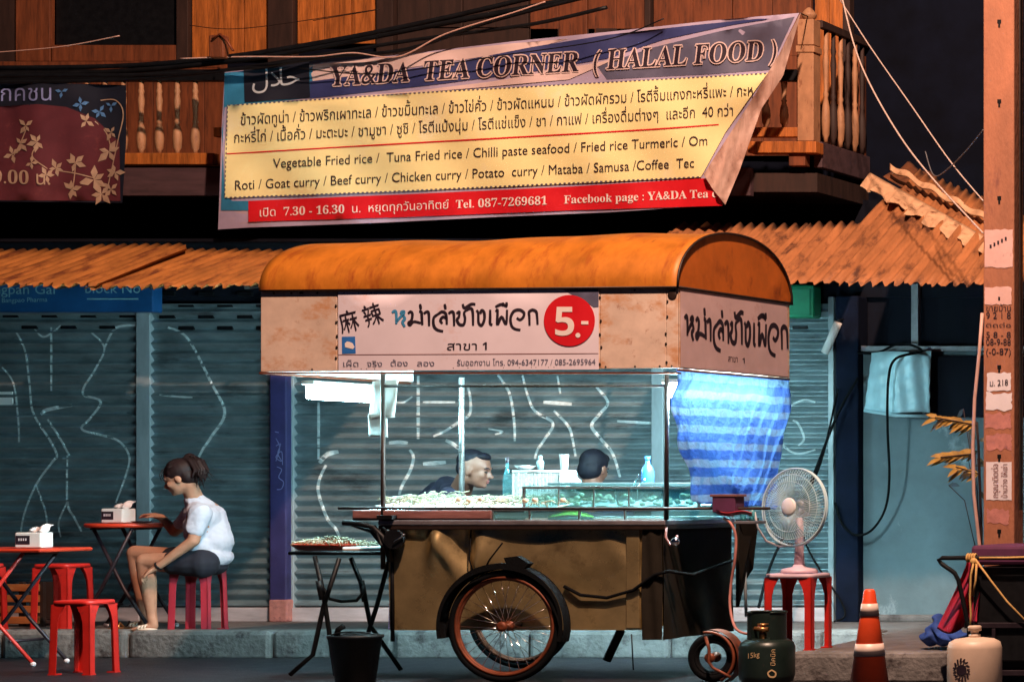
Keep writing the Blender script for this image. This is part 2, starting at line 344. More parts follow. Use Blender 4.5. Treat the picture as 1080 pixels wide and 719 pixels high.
def write(body, a, b, size, Yf, lift, off=0., shear=0., q=None):
    """letters along the pixel line a-b with letter size 'size' px, on the surface Yf(px,py), 'lift' metres in front"""
    g = glyphs(body, off); q = q or B()
    xs = [p.x for v, t in g for p in v]; x0, x1 = min(xs), max(xs)
    a = Vector(a); b = Vector(b); d = b-a
    for v, t in g:
        vs = []
        for p in v:
            u = (p.x-x0)/(x1-x0); px = a.x+d.x*u+p.y*size*shear; py = a.y+d.y*u-p.y*size
            Y = Yf(px, py); w = P(px, py, Y); 
            cam = Vector((CX,-D0,EYE))-w; cam.normalize()
            vs.append(q.b.verts.new(w+cam*lift))
        for f in t:
            try: q.b.faces.new([vs[k] for k in f])
            except ValueError: pass
    return q
def outline(body, a, b, size, Yf, lift, w, shear=0.):
    g = glyphs(body, 0.); q = B(); xs = [p.x for v, t in g for p in v]; x0, x1 = min(xs), max(xs)
    a = Vector(a); b = Vector(b); d = b-a; chars = [c for c in body if c != ' ']
    for (v, t), ch in zip(g, chars):
        n, l0, (v0, t0) = _G[(ch, 0.)]; sh_ = v[0]-v0[0]
        for l in l0:
            pts = []
            for p in l+l[:2]:
                p = p+sh_; u = (p.x-x0)/(x1-x0); pts.append((a.x+d.x*u+p.y*size*shear, a.y+d.y*u-p.y*size))
            pts = [Vector(p) for p in pts]; c_ = [pts[0]]
            for p in pts[1:]:
                if (p-c_[-1]).length > .4: c_.append(p)
            if len(c_) > 2: ribbon(c_, w, Yf, lift, q, n=1)
    return q
def sheet(poly, Yf, lift=0., step=14, q=None):
    """a cloth or printed area: pixel outline filled with a fine net that follows the surface Yf"""
    q = q or B(); P2 = [Vector(p) for p in poly]; k = len(P2)
    out = []
    for i in range(k):
        a = P2[i]; b = P2[(i+1)%k]; n = max(1, int((b-a).length/step))
        out += [a+(b-a)*j/n for j in range(n)]
    edges = [(i,(i+1)%len(out)) for i in range(len(out))]
    def ins(p):
        c = False
        for i in range(len(out)):
            a = out[i]; b = out[(i+1)%len(out)]
            if (a.y > p.y) != (b.y > p.y) and p.x < a.x+(p.y-a.y)/(b.y-a.y)*(b.x-a.x): c = not c
        return c
    x0 = min(p.x for p in out); x1 = max(p.x for p in out); y0 = min(p.y for p in out); y1 = max(p.y for p in out)
    inner = []; y = y0+step*.5
    while y < y1:
        x = x0+step*.5
        while x < x1:
            p = Vector((x, y))
            if ins(p) and min((p-o).length for o in out) > step*.35: inner.append(p)
            x += step
        y += step
    v, _, f, _, _, _ = geometry.delaunay_2d_cdt(out+inner, edges, [], 0, 1e-6)
    vs = []
    for p in v:
        w = P(p.x, p.y, Yf(p.x, p.y)); cam = (Vector((CX,-D0,EYE))-w).normalized(); vs.append(q.b.verts.new(w+cam*lift))
    for t in f:
        c = sum((v[i] for i in t), Vector((0,0)))/len(t)
        if ins(c):
            fc = q.b.faces.new([vs[i] for i in t]); fc.smooth = True
    return q
def smoothline(pts, n=6):
    pts = [Vector(p) for p in pts]
    if len(pts) < 3: 
        return [pts[0]+(pts[-1]-pts[0])*i/n for i in range(n+1)]
    out = []
    for i in range(len(pts)-1):
        p0 = pts[max(i-1,0)]; p1 = pts[i]; p2 = pts[i+1]; p3 = pts[min(i+2,len(pts)-1)]
        for j in range(n):
            t = j/n; out.append(.5*((2*p1)+(p2-p0)*t+(2*p0-5*p1+4*p2-p3)*t*t+(3*p1-p0-3*p2+p3)*t*t*t))
    out.append(pts[-1]); return out
def ribbon(pts, w, Yf, lift, q=None, n=6, warp=None):
    """a painted brush stroke w px wide through pixel points"""
    q = q or B(); L = smoothline(pts, n); prev = None; k = len(L)
    for i, p in enumerate(L):
        t = (L[min(i+1,k-1)]-L[max(i-1,0)]); t = t.normalized() if t.length > 1e-6 else Vector((1,0)); nrm = Vector((-t.y, t.x))
        ww = w*.5*(1 if n == 1 else .75+.25*math.sin(PI*min(1,max(0,i/(k-1)))))
        e = []
        for sgn in (-1, 1):
            r = p+nrm*ww*sgn
            if warp: r = warp(r)
            wv = P(r.x, r.y, Yf(r.x, r.y)); cam = (Vector((CX,-D0,EYE))-wv).normalized(); e.append(q.b.verts.new(wv+cam*lift))
        if prev: q.b.faces.new((prev[0], prev[1], e[1], e[0]))
        prev = e
    return q
def onCyl(c, R):
    def f(px, py):
        k = (px-2000)/FO; a = k*k+1; x0 = CX-c.x; y0 = -D0-c.y
        bb = k*x0+y0; cc_ = x0*x0+y0*y0-R*R; d = bb*bb-a*cc_
        if d < 0: d = 0
        return -D0+(-bb-math.sqrt(d))/a
    return f
def disc(c, r, Yf, lift, n=40, q=None):
    return sheet([(c[0]+r*math.cos(2*PI*i/n), c[1]+r*math.sin(2*PI*i/n)) for i in range(n)], Yf, lift, step=10, q=q)
# ================================================================ SETTING
WY = 3.23                                   # plane of the shutters
b = B(); b.box(-60,60,-60,60,-.3,0); struct(obj('road', b, 'road'))
KZ = .168
def kerbedge(x):                            # distance of the kerb line along the street (it juts out past the cart)
    x1 = X_(842,0); 
    t = min(1,max(0,(x-x1+.25)/.25)); t = t*t*(3-2*t)
    return 1.93*(1-t)+(-.02)*t
b = B()
def sw(u,v):
    x = -12+u*24; y0 = kerbedge(x)+.03*math.sin(x*3.1)*.3
    return Vector((x, y0+(WY+.3-y0)*v, KZ+.004*math.sin(x*5+v*7)+(-.012 if v < .02 else 0)))
xs = sorted(set([-12+i*.5 for i in range(49)]+[X_(842,0)-.3+i*.04 for i in range(12)]))
nv = 10
g = [[b.b.verts.new(sw((x+12)/24, j/nv)) for j in range(nv+1)] for x in xs]
bot = [b.b.verts.new(Vector((x, kerbedge(x)-.012, -.01))) for x in xs]
for i in range(len(xs)-1):
    for j in range(nv): b.b.faces.new((g[i][j], g[i+1][j], g[i+1][j+1], g[i][j+1]))
    b.b.faces.new((g[i][0], bot[i], bot[i+1], g[i+1][0]))
struct(obj('pavement', b, 'walk'))
b = B(); rnd = random.Random(3); x = -9.
while x < X_(842,0)-.35:                    # worn kerb stones
    w = rnd.uniform(.8,1.1)
    b.box(x+.006, min(x+w-.006, X_(842,0)-.3), 1.88+rnd.uniform(-.012,.012), 2.06, -.02, KZ+.012+rnd.uniform(-.006,.006)); x += w
x = X_(842,0)-.05
while x < 9:
    w = rnd.uniform(.8,1.1); b.box(x+.006, x+w-.006, -.08+rnd.uniform(-.01,.01), .1, -.02, KZ+.01+rnd.uniform(-.006,.004)); x += w
struct(obj('kerb', b, 'kerb', bevel=.03))
b = B(); b.box(-9,X_(150,2.2),2.1,2.5,KZ,KZ+.006); b.b.free()

# ================================================================ BUILDING
sh = thing('shophouse','old timber shophouse with roller shutters, rusty tin awnings and wooden balcony above','building',(X_(500,WY),WY,0))
def shY(z): return WY-.042*(lambda t: t/.64 if t < .64 else (1-t)/.36)(((z-KZ)/.075)%1)
ZT = 2.5
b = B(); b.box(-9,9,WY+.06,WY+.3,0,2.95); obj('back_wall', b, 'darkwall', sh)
b = B(); b.box(-9,9,WY+.02,WY+.3,2.5,3.2); obj('shade_wall_band', b, 'darkwall', sh)  # near-black colour carries the wall's shade below the balcony
def shutter(x0p,x1p,paths,vents,label,topz=2.45,name='roller_shutter'):
    x0, x1 = X_(x0p,WY), X_(x1p,WY); z0 = KZ+.11
    b = B(); n = int((topz-z0)/.0083)
    b.grid(lambda u,v: Vector((x0+(x1-x0)*u, shY(z0+(topz-z0)*v), z0+(topz-z0)*v)), 6, n)
    s = obj(name, b, 'shutter', sh, label=label, keep=True)
    b = B(); b.box(x0,x1,WY-.055,WY+.02,KZ+.0,KZ+.10); obj('bottom_bar', b, 'shutterbar', s, bevel=.006)  # pale pink of the bar has warm light put into its colour
    if paths:
        q = B()
        for w, pts in paths: ribbon(pts, w, lambda px,py: shY(Z_(py,WY)), .003, q, n=14)
        obj('graffiti', q, 'spray', s)
    if vents:
        q = B()
        for k, (row, ph) in enumerate(vents):
            z = Z_(row, WY); p = x0p+8+ph
            while p+17 < x1p:
                q.box(X_(p,WY),X_(p+16,WY),WY-.022,WY-.003,z-.014,z+.014); p += 41
        obj('vent_holes', q, 'black', s, bevel=.002)
    return s
gA = [(2,[(35,345),(45,355),(56,350),(64,343)]),(2.5,[(54,345),(54,380),(54,412)]),(2.5,[(17,350),(26,369),(31,404),(35,435),(52,463),(60,480),(55,487),(38,511),(26,540),(22,560)]),
 (2.5,[(71,480),(71,529),(78,545),(86,560)]),(2.5,[(96,350),(110,367),(100,390),(87,414),(106,423),(96,440),(87,453),(122,463),(136,480),(133,500),(122,530)]),
 (2.5,[(144,343),(122,346),(110,367)]),(2,[(2,387),(14,404),(19,440),(20,466)]),(4,[(43,437),(50,432),(76,427)]),(2.5,[(50,442),(62,460),(73,480)]),(2,[(38,511),(48,540),(50,560)]),(2,[(71,529),(62,550),(64,566)])]
gB = [(3,[(177,345),(198,357),(223,404),(237,435),(223,460),(212,477),(205,495)]),(2,[(168,416),(185,418),(203,419)])]
gC = [(3,[(336,424),(336,450),(336,484)]),(5,[(337,488),(345,479),(357,476)]),(3.5,[(344,490),(337,505),(336,520),(345,546),(355,559),(362,578)]),(3.5,[(441,396),(441,430),(441,463)]),
 (4,[(410,467),(420,466),(430,467)]),(3.5,[(432,474),(436,482),(433,495),(424,512),(421,522)]),(2,[(418,424),(426,424),(435,418)]),(2.5,[(446,424),(463,424),(480,424)]),(4.5,[(446,489),(458,488),(470,487)]),
 (3,[(457,460),(470,454),(482,446),(495,437),(496,420),(493,406)]),(4,[(470,464),(478,468),(484,473)]),(3,[(525,395),(537,414),(542,442),(543,465)]),(3,[(551,396),(556,415),(564,433),(583,446),(575,462),(567,474),(564,484)]),
 (2.5,[(588,396),(591,415)]),(4,[(573,424),(588,425),(603,426)]),(3,[(584,433),(595,444),(602,455),(607,481)]),(3.5,[(629,408),(641,424),(632,437),(624,449),(634,463),(646,478),(654,503)]),(3,[(651,444),(668,445),(687,446)]),(2,[(515,452),(530,455),(522,458)])]
gD = [(2.5,[(860,424),(846,422),(826,434),(820,450),(824,467),(840,478),(860,474)]),(2.5,[(836,443),(842,447),(848,462),(842,470)])]
shutter(-700,152,gA,[(333,0),(345,20)],'dark roller shutter with long tangled pale graffiti lines')
shutter(158,292,gB,[(310,4),(322,24),(334,4),(346,24)],'roller shutter with one bent pale spray line and rows of vent slots')
shutter(307,695,gC,None,'wide teal lit roller shutter behind the food cart with many spray marks')
shutter(698,879,gD,[(345,8)],'roller shutter behind the fan with a looped spray mark')
for k, (a, c, mt, l) in enumerate([(148,163,'shutterlight',None),(301,314,'shutterlight',None),(690,703,'shutterlight',None),(876,882,'shutterlight',None)]):
    b = B(); b.box(X_(a,WY),X_(c,WY),WY-.047,WY+.03,KZ,2.5); obj('shutter_rail', b, mt, sh, bevel=.006)
b = B(); b.box(X_(284,WY-.1),X_(302,WY-.1),WY-.1,WY+.05,KZ,2.5); pl = obj('pillar', b, 'navy', sh, bevel=.01, label='navy pillar with scrawled marks')
q = B()
for w, p in [(1,[(291,470),(296,468),(293,478),(297,486),(291,482),(297,476),(298,490)]),(1,[(292,492),(297,495),(294,503),(299,508),(297,515),(292,516)]),(1,[(291,462),(295,472),(291,486)]),(1,[(290,455),(294,456)])]: ribbon(p, w, lambda x,y: WY-.1, .004, q)
obj('scrawl', q, 'letterblue', pl)
b = B(); b.box(X_(283,WY-.11),X_(303,WY-.11),WY-.11,WY+.05,KZ,Z_(632,WY-.11)); obj('pillar_base', b, 'posterpink', pl, bevel=.012)
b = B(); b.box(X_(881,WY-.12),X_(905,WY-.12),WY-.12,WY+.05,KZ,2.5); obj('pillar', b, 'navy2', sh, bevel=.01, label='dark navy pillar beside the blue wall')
# blue wall and dark upper opening
b = B(); b.grid(lambda u,v: Vector((X_(905,WY)+u*4.2, WY-.03+.006*math.sin(u*30)*math.sin(v*17), KZ+v*(Z_(370,WY)-KZ))), 30, 20); obj('plaster_wall', b, 'wall', sh, label='pale blue plastered low wall')
b = B(); b.box(X_(905,WY),X_(905,WY)+4.2,WY-.06,WY,KZ-.01,KZ+.05); obj('wall_foot', b, 'walk', sh, bevel=.02)
b = B(); b.box(X_(905,WY),X_(905,WY)+4.2,WY-.07,WY-.01,Z_(371,WY),Z_(365,WY)); obj('wall_top_rail', b, 'greymetal', sh, bevel=.005)
b = B(); b.box(X_(964,WY),X_(971,WY),WY-.05,WY,Z_(365,WY)+.003,Z_(300,WY)); obj('grey_post', b, 'greymetal', sh)
b = B(); b.box(X_(985,WY),X_(1120,WY),WY-.11,WY-.045,Z_(440,WY),Z_(376,WY)); obj('dark_hatch', b, 'darkwall', sh, bevel=.01)
b = B(); b.box(-9,X_(905,WY),WY-.04,WY+.02,KZ,KZ+.012); obj('threshold', b, 'walk', sh)
# blue fascia sign over the first shutter
fs = WY-.25
b = B(); b.box(-9,X_(161,fs),fs,fs+.1,Z_(329,fs),Z_(296,fs)); fsn = obj('fascia_sign', b, 'signblue', sh, bevel=.006)
q = B(); fy = lambda x,y: fs
write('ngpan Gai', (-6,310),(58,310), 15, fy, .004, .01, q=q); write('block No', (90,309),(148,309), 15, fy, .004, .01, q=q); write('Bangpao Pharma', (2,319),(50,318), 7, fy, .004, 0, q=q)
q.box(X_(92,fs),X_(146,fs),fs-.003,fs-.001,Z_(316,fs),Z_(314.6,fs)); obj('sign_lettering', q, 'signink', fsn)
gl = tag(obj('shutter_label', B().box(X_(-4,WY-.02),X_(14,WY-.02),WY-.03,WY-.019,Z_(428,WY-.02),Z_(413,WY-.02)), 'white', loc=(X_(5,WY),WY-.02,Z_(420,WY))), 'small blank white plate stuck on the first shutter', 'plate')
b = B(); b.box(X_(826,WY-.2),X_(858,WY-.2),WY-.2,WY-.06,Z_(335,WY-.2),Z_(300,WY-.2)); q = B()
t = thing('green_sign_box','small green sign box tucked beneath the brown tin roof','sign',(X_(842,WY-.1),WY-.1,Z_(335,WY))); o = obj('sign_case', b, 'greensign', t, bevel=.02)
b = B(); b.box(X_(829,WY-.2),X_(855,WY-.2),WY-.21,WY-.198,Z_(333,WY-.2),Z_(304,WY-.2)); obj('sign_face', b, 'greensign', t, bevel=.006)
# ---- tin awnings
def tin(name, px0, px1, Y0, py0, Y1, pyt, mat, label, cut=None, amp=.014, per=.076, lift=0., n=None, jag=.02, seed=1):
    x0, x1 = X_(px0,Y0), X_(px1,Y0); rd = random.Random(seed); nn = int((x1-x0)/per*6)
    js = [rd.uniform(-jag,jag) for _ in range(nn+2)]
    z0 = Z_(py0,Y0); z1 = Z_(pyt,Y1)
    def f(u,v):
        c = cut(u) if cut else 1.
        x = x0+(x1-x0)*u; vv = v*c; e = js[int(u*nn)] if v < .01 else 0
        return Vector((x, Y0+(Y1-Y0)*vv+e, z0+(z1-z0)*vv+amp*math.sin(2*PI*x/per)+lift+e*.6+.008*math.sin(x*2.3+v*3)))
    b = slabgrid(f, nn, 8, (0,.0006,.0018))
    return obj(name, b, mat, sh, label=label)
EY = 1.3
WA = 2.25
tin('tin_awning', -330, -8, EY, 302, WA, 263, 'roofrust', 'long rusty tin awning sheet over the first shutter', seed=2)
tin('tin_awning', -22, 103, EY-.02, 301, WA, 260, 'roofrust', 'rusty tin awning sheet set highest over the second shutter', lift=.006, seed=3, cut=lambda u: 1-.15*max(0,(u-.85)/.15))
tin('tin_awning', 90, 330, EY, 302, WA, 265, 'roofrust', 'rusty tin awning sheet reaching behind the cart canopy', seed=4)
tin('tin_awning', 640, 820, EY+.2, 302, WY-.8, 236, 'roofbrown', 'brown tin sheet between the canopy and the big roof', seed=5, lift=.0)
b = B(); b.box(-9,X_(862,WA),WA-.02,WY+.03,Z_(252,WA)-.02,Z_(252,WA)); obj('light_block_board', b, 'darkwall', sh)  # unseen board added to stop light leaking in behind the awnings
RY = 1.45
tin('tin_roof', 795, 1300, RY, 302, 3.05, 183, 'roofbrown', 'steep brown tin roof beside the post', cut=lambda u: .52 if u < .105 else (.52+(u-.105)*14.4 if u < .139 else 1.01-.60*min(1,(u-.139)*505/215)), seed=6, lift=.02)
# peeling pale ridge strip and sheets behind it
def ridge(u): return P(921+u*140, 191+u*78, 2.9-1.45*u*.62)
b = slabgrid(lambda u,v: Vector((0,-.03,.018))+ridge(u)+Vector((.0,-.03-.16*v+(.05*math.sin(u*47)+.03*math.sin(u*101))*v,.03-.11*v-.02*math.sin(u*40)*v)), 70, 5, (0,.002,.006))
obj('peeling_ridge', b, 'roofpale', sh, label='jagged pale peeling ridge strip')
b = slabgrid(lambda u,v: ridge(u)+Vector((.06+.02*v,.02+.45*v,.03+.16*v*(1-.5*u)+.02*math.sin(u*33+v*9)*v)), 50, 7, (0,.002,.006))
obj('torn_matting', b, 'tarpdark', sh, label='torn dark matting behind the ridge')
b = slabgrid(lambda u,v: P(938+u*104, 179+u*56-v*7+2*math.sin(u*25), 2.85-.7*u+.05*v), 40, 3, (0,.004,.004))
obj('torn_matting', b, 'roofpale', sh, label='ragged top edge of the torn matting')
b = B()
for pxx in (640,700,760,812): b.tube([P(pxx,300,EY+.05),P(pxx+22,300,WY)],.014)
for pxx in (-40,60,160,260): b.tube([P(pxx,303,EY+.05),P(pxx+22,300,WY)],.014)
obj('awning_brackets', b, 'trimdark', sh)
# ---- upper floor
BY, UY = 2.5, 3.33
zf = Z_(207,BY)
b = B(); b.box(-9,9,UY+.02,UY+.25,2.9,6.5); obj('upper_wall', b, 'upwall', sh)  # near-black backing wall of the upper floor
b = B(); b.box(-9,X_(862,BY),BY,UY+.02,zf+.03,Z_(178,BY)-.03); obj('balcony_floor', b, 'wood3', sh)
bal = thing_bal = None
b = B(); b.box(-9,X_(795,BY),BY-.05,BY-.002,zf,Z_(178,BY)); balc = obj('balcony', b, 'beam', sh, label='timber balcony with turned balusters')
def part(name, b, mat, bev=.004, label=None): return obj(name, b, mat, balc, bevel=bev, label=label)
b = B(); b.box(X_(795,BY),X_(862,BY)+.03,BY-.09,BY+.03,Z_(163,BY),Z_(151,BY)); part('deck_edge', b, 'wood')
xr = X_(862,BY); b = B(); b.box(xr-.04,xr+.02,BY+.032,UY,Z_(176,BY),Z_(149,BY)); part('side_beam', b, 'beam')
b = B(); b.box(X_(836,BY),X_(853,BY),BY-.06,BY+.02,Z_(176,BY),Z_(163,BY)-.002); part('bracket', b, 'wood2')
b = B(); b.box(-9,X_(228,BY),BY-.03,BY+.03,Z_(174,BY),Z_(162,BY)); part('bottom_rail', b, 'wood')
b = B(); b.box(-9,X_(850,BY),BY-.03,BY+.04,Z_(86,BY),Z_(74,BY)); part('top_rail', b, 'black')
b = B(); b.box(X_(228,BY),X_(846,BY),BY-.03,BY+.03,Z_(145,BY),Z_(135,BY)); part('bottom_rail', b, 'wood')
xp = X_(853.5,BY); rp = 8.5/S(BY)
b = B(); b.box(xp-rp,xp+rp,BY-.06,BY+.05,Z_(150,BY),Z_(55,BY)); b.box(xp-rp-.008,xp+rp+.008,BY-.068,BY+.058,Z_(57,BY),Z_(50,BY)); b.box(xp-rp,xp+rp,BY-.06,BY+.05,Z_(49,BY),Z_(22,BY)); b.lathe([(.03,0),(.045,.02),(.05,.04),(.03,.07),(.01,.09)],(xp,BY,Z_(22,BY)))
part('corner_post', b, 'cream')
def balus(x, y, z0, z1, k=.8):
    h = z1-z0
    return B().lathe([(r*k,z) for r,z in [(.018,0),(.018,.04*h),(.03,.07*h),(.036,.2*h),(.03,.32*h),(.016,.4*h),(.024,.43*h),(.016,.46*h),(.02,.6*h),(.026,.72*h),(.018,.8*h),(.024,.84*h),(.018,.88*h),(.018,h)]], (x,y,z0), 14)
for i, p in enumerate(range(-100, 225, 19)):
    if p+15 > 228: break
    part('baluster', balus(X_(p+2,BY),BY,Z_(162,BY),Z_(84,BY)), 'cream', 0)
for p in (790,808,827): part('baluster', balus(X_(p,BY),BY,Z_(135,BY),Z_(84,BY)+.1), 'cream', 0)
for k in range(6): part('baluster', balus(xr-.01,BY+.16+k*.12,Z_(147,BY),Z_(28,BY)), 'cream' if k%2 == 0 else 'wood3', 0)
b = B(); b.box(xr-.03,xr+.015,BY+.05,UY,Z_(28,BY),Z_(20,BY)); part('side_top_rail', b, 'wood3')
def panel(name, x0, x1, y0, y1, mat, Y=UY, label=None, d=.03, planks=0):
    b = B()
    if planks:
        w = (x1-x0)/planks
        for i in range(planks): b.box(X_(x0+i*w,Y)+.004,X_(x0+(i+1)*w,Y)-.002,Y-d-(i%2)*.006,Y,Z_(y1,Y),Z_(y0,Y))
    else: b.box(X_(x0,Y),X_(x1,Y),Y-d,Y,Z_(y1,Y),Z_(y0,Y))
    return obj(name, b, mat, sh, bevel=.003, label=label)
panel('wooden_door',205,288,-60,62,'wood',planks=3,label='bright orange plank door above the halal banner')
panel('wooden_door',316,402,-60,47,'wood',planks=3,label='orange plank door next to the dark jamb')
panel('door_jamb',289,315,-60,80,'wood3',d=.07)
panel('door_jamb',403,420,-60,80,'wood3',d=.07)
panel('door_jamb',192,204,-60,80,'wood3',d=.06)
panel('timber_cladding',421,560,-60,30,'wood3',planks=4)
panel('timber_cladding',561,683,-60,60,'wood2',planks=4)
panel('door_jamb',684,690,-60,60,'wood3',d=.06)
panel('timber_cladding',691,858,-60,60,'wood2',planks=4)
panel('timber_cladding',700,914,60,165,'wood2',planks=6)
panel('wooden_door',862,893,-60,112,'wood',planks=2,d=.05,label='narrow orange door leaf at the balcony end')
panel('door_jamb',893.5,901,-60,165,'wood3',d=.08)
panel('timber_post',22,58,-60,66,'wood2',d=.05)
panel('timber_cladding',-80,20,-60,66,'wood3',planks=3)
panel('dark_window',60,191,-60,48,'black',d=.01)
panel('window_sill',60,191,49,66,'wood2',d=.05)
panel('timber_cladding',-80,300,82,176,'wood2',planks=14)
panel('timber_band',-80,240,67,80,'wood2',d=.08)
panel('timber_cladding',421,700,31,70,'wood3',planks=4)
for z_ in (8,38):                              # faint hanging strips on the dark side wall
    pass
# ================================================================ BANNERS
def bY(px,py):
    u = (px-237)/600; v = (py-75)/160
    return 2.15+.025*math.sin(px*.020+py*.03)+.012*math.sin(px*.061-py*.05)+(.014*math.sin((px*.9+py*1.1)*.10)*max(0,1-abs(px-270)/90))+.03*math.exp(-((px-800)/30)**2)*math.sin(py*.1+px*.05)
bn = thing('shop_banner','long slanting yellow panelled cloth banner with dark serif title over the cart','banner',P(540,130,2.15))
base = [(237,76),(345,66),(440,56),(540,44),(650,33),(750,22),(843,14),(822,57),(790,110),(742,184),(763,216),(640,224),(520,229),(400,235),(262,240),(230,242),(232,190),(234,130)]
obj('banner_cloth', sheet(base, bY, 0, step=8), 'banlav', bn)
def ban(name, polyg, mat, lift, par=None): return obj(name, sheet(polyg, bY, lift, step=8), mat, par or bn)
ban('teal_corner', [(237,77),(330,68),(330,103),(237,113),(234,140),(237,206),(245,212),(262,212),(262,222),(233,222)], 'bansky', .004)
ban('pink_wave', [(326,69),(440,57),(540,46),(600,41),(560,52),(470,66),(400,76),(330,86)], 'banpink', .004)
ban('navy_wave', [(327,86),(400,77),(470,68),(560,50),(640,37),(730,27),(800,20),(812,20),(770,27),(700,42),(640,62),(560,76),(470,88),(400,96),(327,104)], 'bannavy', .006)
ban('lavender_wave', [(630,70),(690,50),(760,33),(838,18),(822,52),(812,74),(740,79),(640,84)], 'inkgrey', .003)
ban('pink_wave', [(345,104),(430,97),(520,86),(620,68),(650,62),(600,84),(500,93),(400,101)], 'banpink', .008)
ban('black_square', [(257,72),(326,65),(327,103),(258,108)], 'banblack', .010)
ye = [(240,111),(450,97),(640,87),(810,77),(788,107),(765,140),(742,182),(739,187),(560,196),(400,203),(237,209),(237,160)]
yp = ban('yellow_panel', ye, 'banyel', .010)
q = B()
def dash(a, c, n):
    a = Vector(a); c = Vector(c)
    for i in range(n): 
        p = a+(c-a)*(i+.1)/n; r = a+(c-a)*(i+.62)/n; ribbon([p,(p+r)/2,r], 1.1, bY, .014, q, n=1)
dash((240,111.5),(450,97.5),44); dash((450,97.5),(810,77.5),76); dash((237,208.5),(400,202.5),34); dash((400,202.5),(739,186.5),70); dash((240,112),(237,208),20)
obj('dashed_border', q, 'inkgrey', yp)
obj('red_rule', ribbon([(239,162.5),(400,153),(560,144),(680,137),(758,131.5)], 1.6, bY, .014, n=20), 'inkred', yp)
rs = ban('red_strip', [(262,212),(430,205),(600,197),(746,188),(760,203),(762,217),(600,222),(430,229),(262,234)], 'inkred', .010)
q = B()
write('ข้าวผัดทูน่า / ข้าวพริกเผาทะเล / ข้าวขมิ้นทะเล / ข้าวไข่คั่ว / ข้าวผัดแหนม / ข้าวผัดผักรวม / โรตีจิ้มแกงกะหรี่แพะ / กะห',(254,132),(794,100.5),15.5,bY,.016,.012,q=q)
write('กะหรี่ไก่ / เนื้อคั่ว / มะตะบะ / ชามูซา / ซูชิ / โรตีแป้งนุ่ม / โรตีแช่แข็ง / ชา / กาแฟ / เครื่องดื่มต่างๆ  และอีก  40 กว่า',(247,151),(773,122),15.5,bY,.016,.012,q=q)
write('Vegetable Fried rice /  Tuna Fried rice / Chilli paste seafood / Fried rice Turmeric / Om',(288,177.5),(746,153),14.5,bY,.016,.012,q=q)
write('Roti / Goat curry / Beef curry / Chicken curry / Potato  curry / Mataba / Samusa /Coffee  Tec',(248,200.5),(732,176.5),14.5,bY,.016,.012,q=q)
obj('menu_lettering', q, 'ink', yp)
def mb(s):
    o = ''
    for ch in s:
        if 'A' <= ch <= 'Z': o += chr(0x1D400+ord(ch)-65)
        elif 'a' <= ch <= 'z': o += chr(0x1D41A+ord(ch)-97)
        elif '0' <= ch <= '9': o += chr(0x1D7CE+ord(ch)-48)
        else: o += ch
    return o
obj('hours_lettering', write('เปิด  '+mb('7.30 - 16.30')+'  น.  หยุดทุกวันอาทิตย์  '+mb('Tel. 087-7269681     Facebook page : YA&DA Tea c'),(274,228.5),(756,208),12.5,bY,.016,.008), 'inkwhite', rs)
T = mb('YA&DA  TEA CORNER  ( HALAL FOOD )')
obj('title_outline', outline(T,(347,91),(818,62.5),30,bY,.015,2.6,shear=.12), 'banpink', bn)
obj('title_lettering', write(T,(347,91),(818,62.5),30,bY,.018,.0,shear=.12), 'ink', bn)
obj('arabic_lettering', write('\uFEDD\uFEFC\uFEA3',(266,93),(316,89),27,bY,.014,0), 'silver', bn)
# the folded end
fl = [(845,13),(843,16),(822,57),(790,110),(742,184),(752,200),(765,216),(780,180),(803,115),(826,80),(836,45)]
def fY(px,py): return bY(px,py)-.03+.03*math.sin(px*.33+py*.12)
obj('folded_end', sheet(fl, fY, .02, step=6), 'banback', bn)
b = B(); b.tube([P(844,14,2.15),P(848,16,2.3),P(853,18,BY)],.004); b.tube([P(237,76,2.15),P(230,72,2.4)],.004); obj('tie_cord', b, 'black', bn)
# maroon banner at the other end
mY = lambda x,y: 2.1+.02*math.sin(x*.05+y*.02)+.01*math.sin(x*.13)
mbn = thing('flower_banner','maroon and black banner printed with pale flowers and hanging under the rail','banner',P(60,150,2.1))
obj('banner_cloth', sheet([(-60,84),(133,90),(133,150),(129,214),(-60,212)], mY, 0), 'banblack', mbn)
obj('maroon_field', sheet([(-60,116),(40,110),(70,113),(100,125),(126,150),(127,212),(-60,211)], mY, .004), 'banmar', mbn)
q = B(); q2 = B(); rd = random.Random(5)
def flower(cx, cy, r, qq, n=5):
    a0 = rd.uniform(0,2*PI)
    for i in range(n):
        a = a0+2*PI*i/n*rd.uniform(.85,1.1); d = Vector((math.cos(a), math.sin(a))); nn = Vector((-d.y,d.x)); c = Vector((cx,cy)); R = r*rd.uniform(.75,1.15)
        pts = [c, c+d*R*.5+nn*R*.24, c+d*R, c+d*R*.5-nn*R*.24]
        vs = [qq.b.verts.new(P(p.x,p.y,mY(p.x,p.y))+Vector((0,-.008,0))) for p in pts]; qq.b.faces.new(vs)
for c in [(28,133,9,4),(23,152,10,4),(40,150,11,5),(14,163,9,4),(60,178,10,5),(80,172,13,5),(76,200,13,5),(100,190,14,6),(92,128,10,4),(116,160,14,5),(118,140,9,4),(108,205,12,5),(122,182,10,5),(34,172,8,4),(118,200,10,4),(50,185,9,5)]: flower(c[0],c[1],c[2],q,c[3])
for c in [(86,110,9,4),(106,118,8,4),(66,97,7,3),(118,112,7,3)]: flower(c[0],c[1],c[2],q2,c[3])
for p in [[(28,135),(22,150),(14,165)],[(40,152),(34,165),(50,178)],[(60,180),(80,183),(100,188)],[(100,128),(112,140),(118,160)],[(106,106),(122,106),(130,120),(124,150),(112,205)],[(80,172),(78,190),(76,205)]]: ribbon(p,1.2,mY,.008,q)
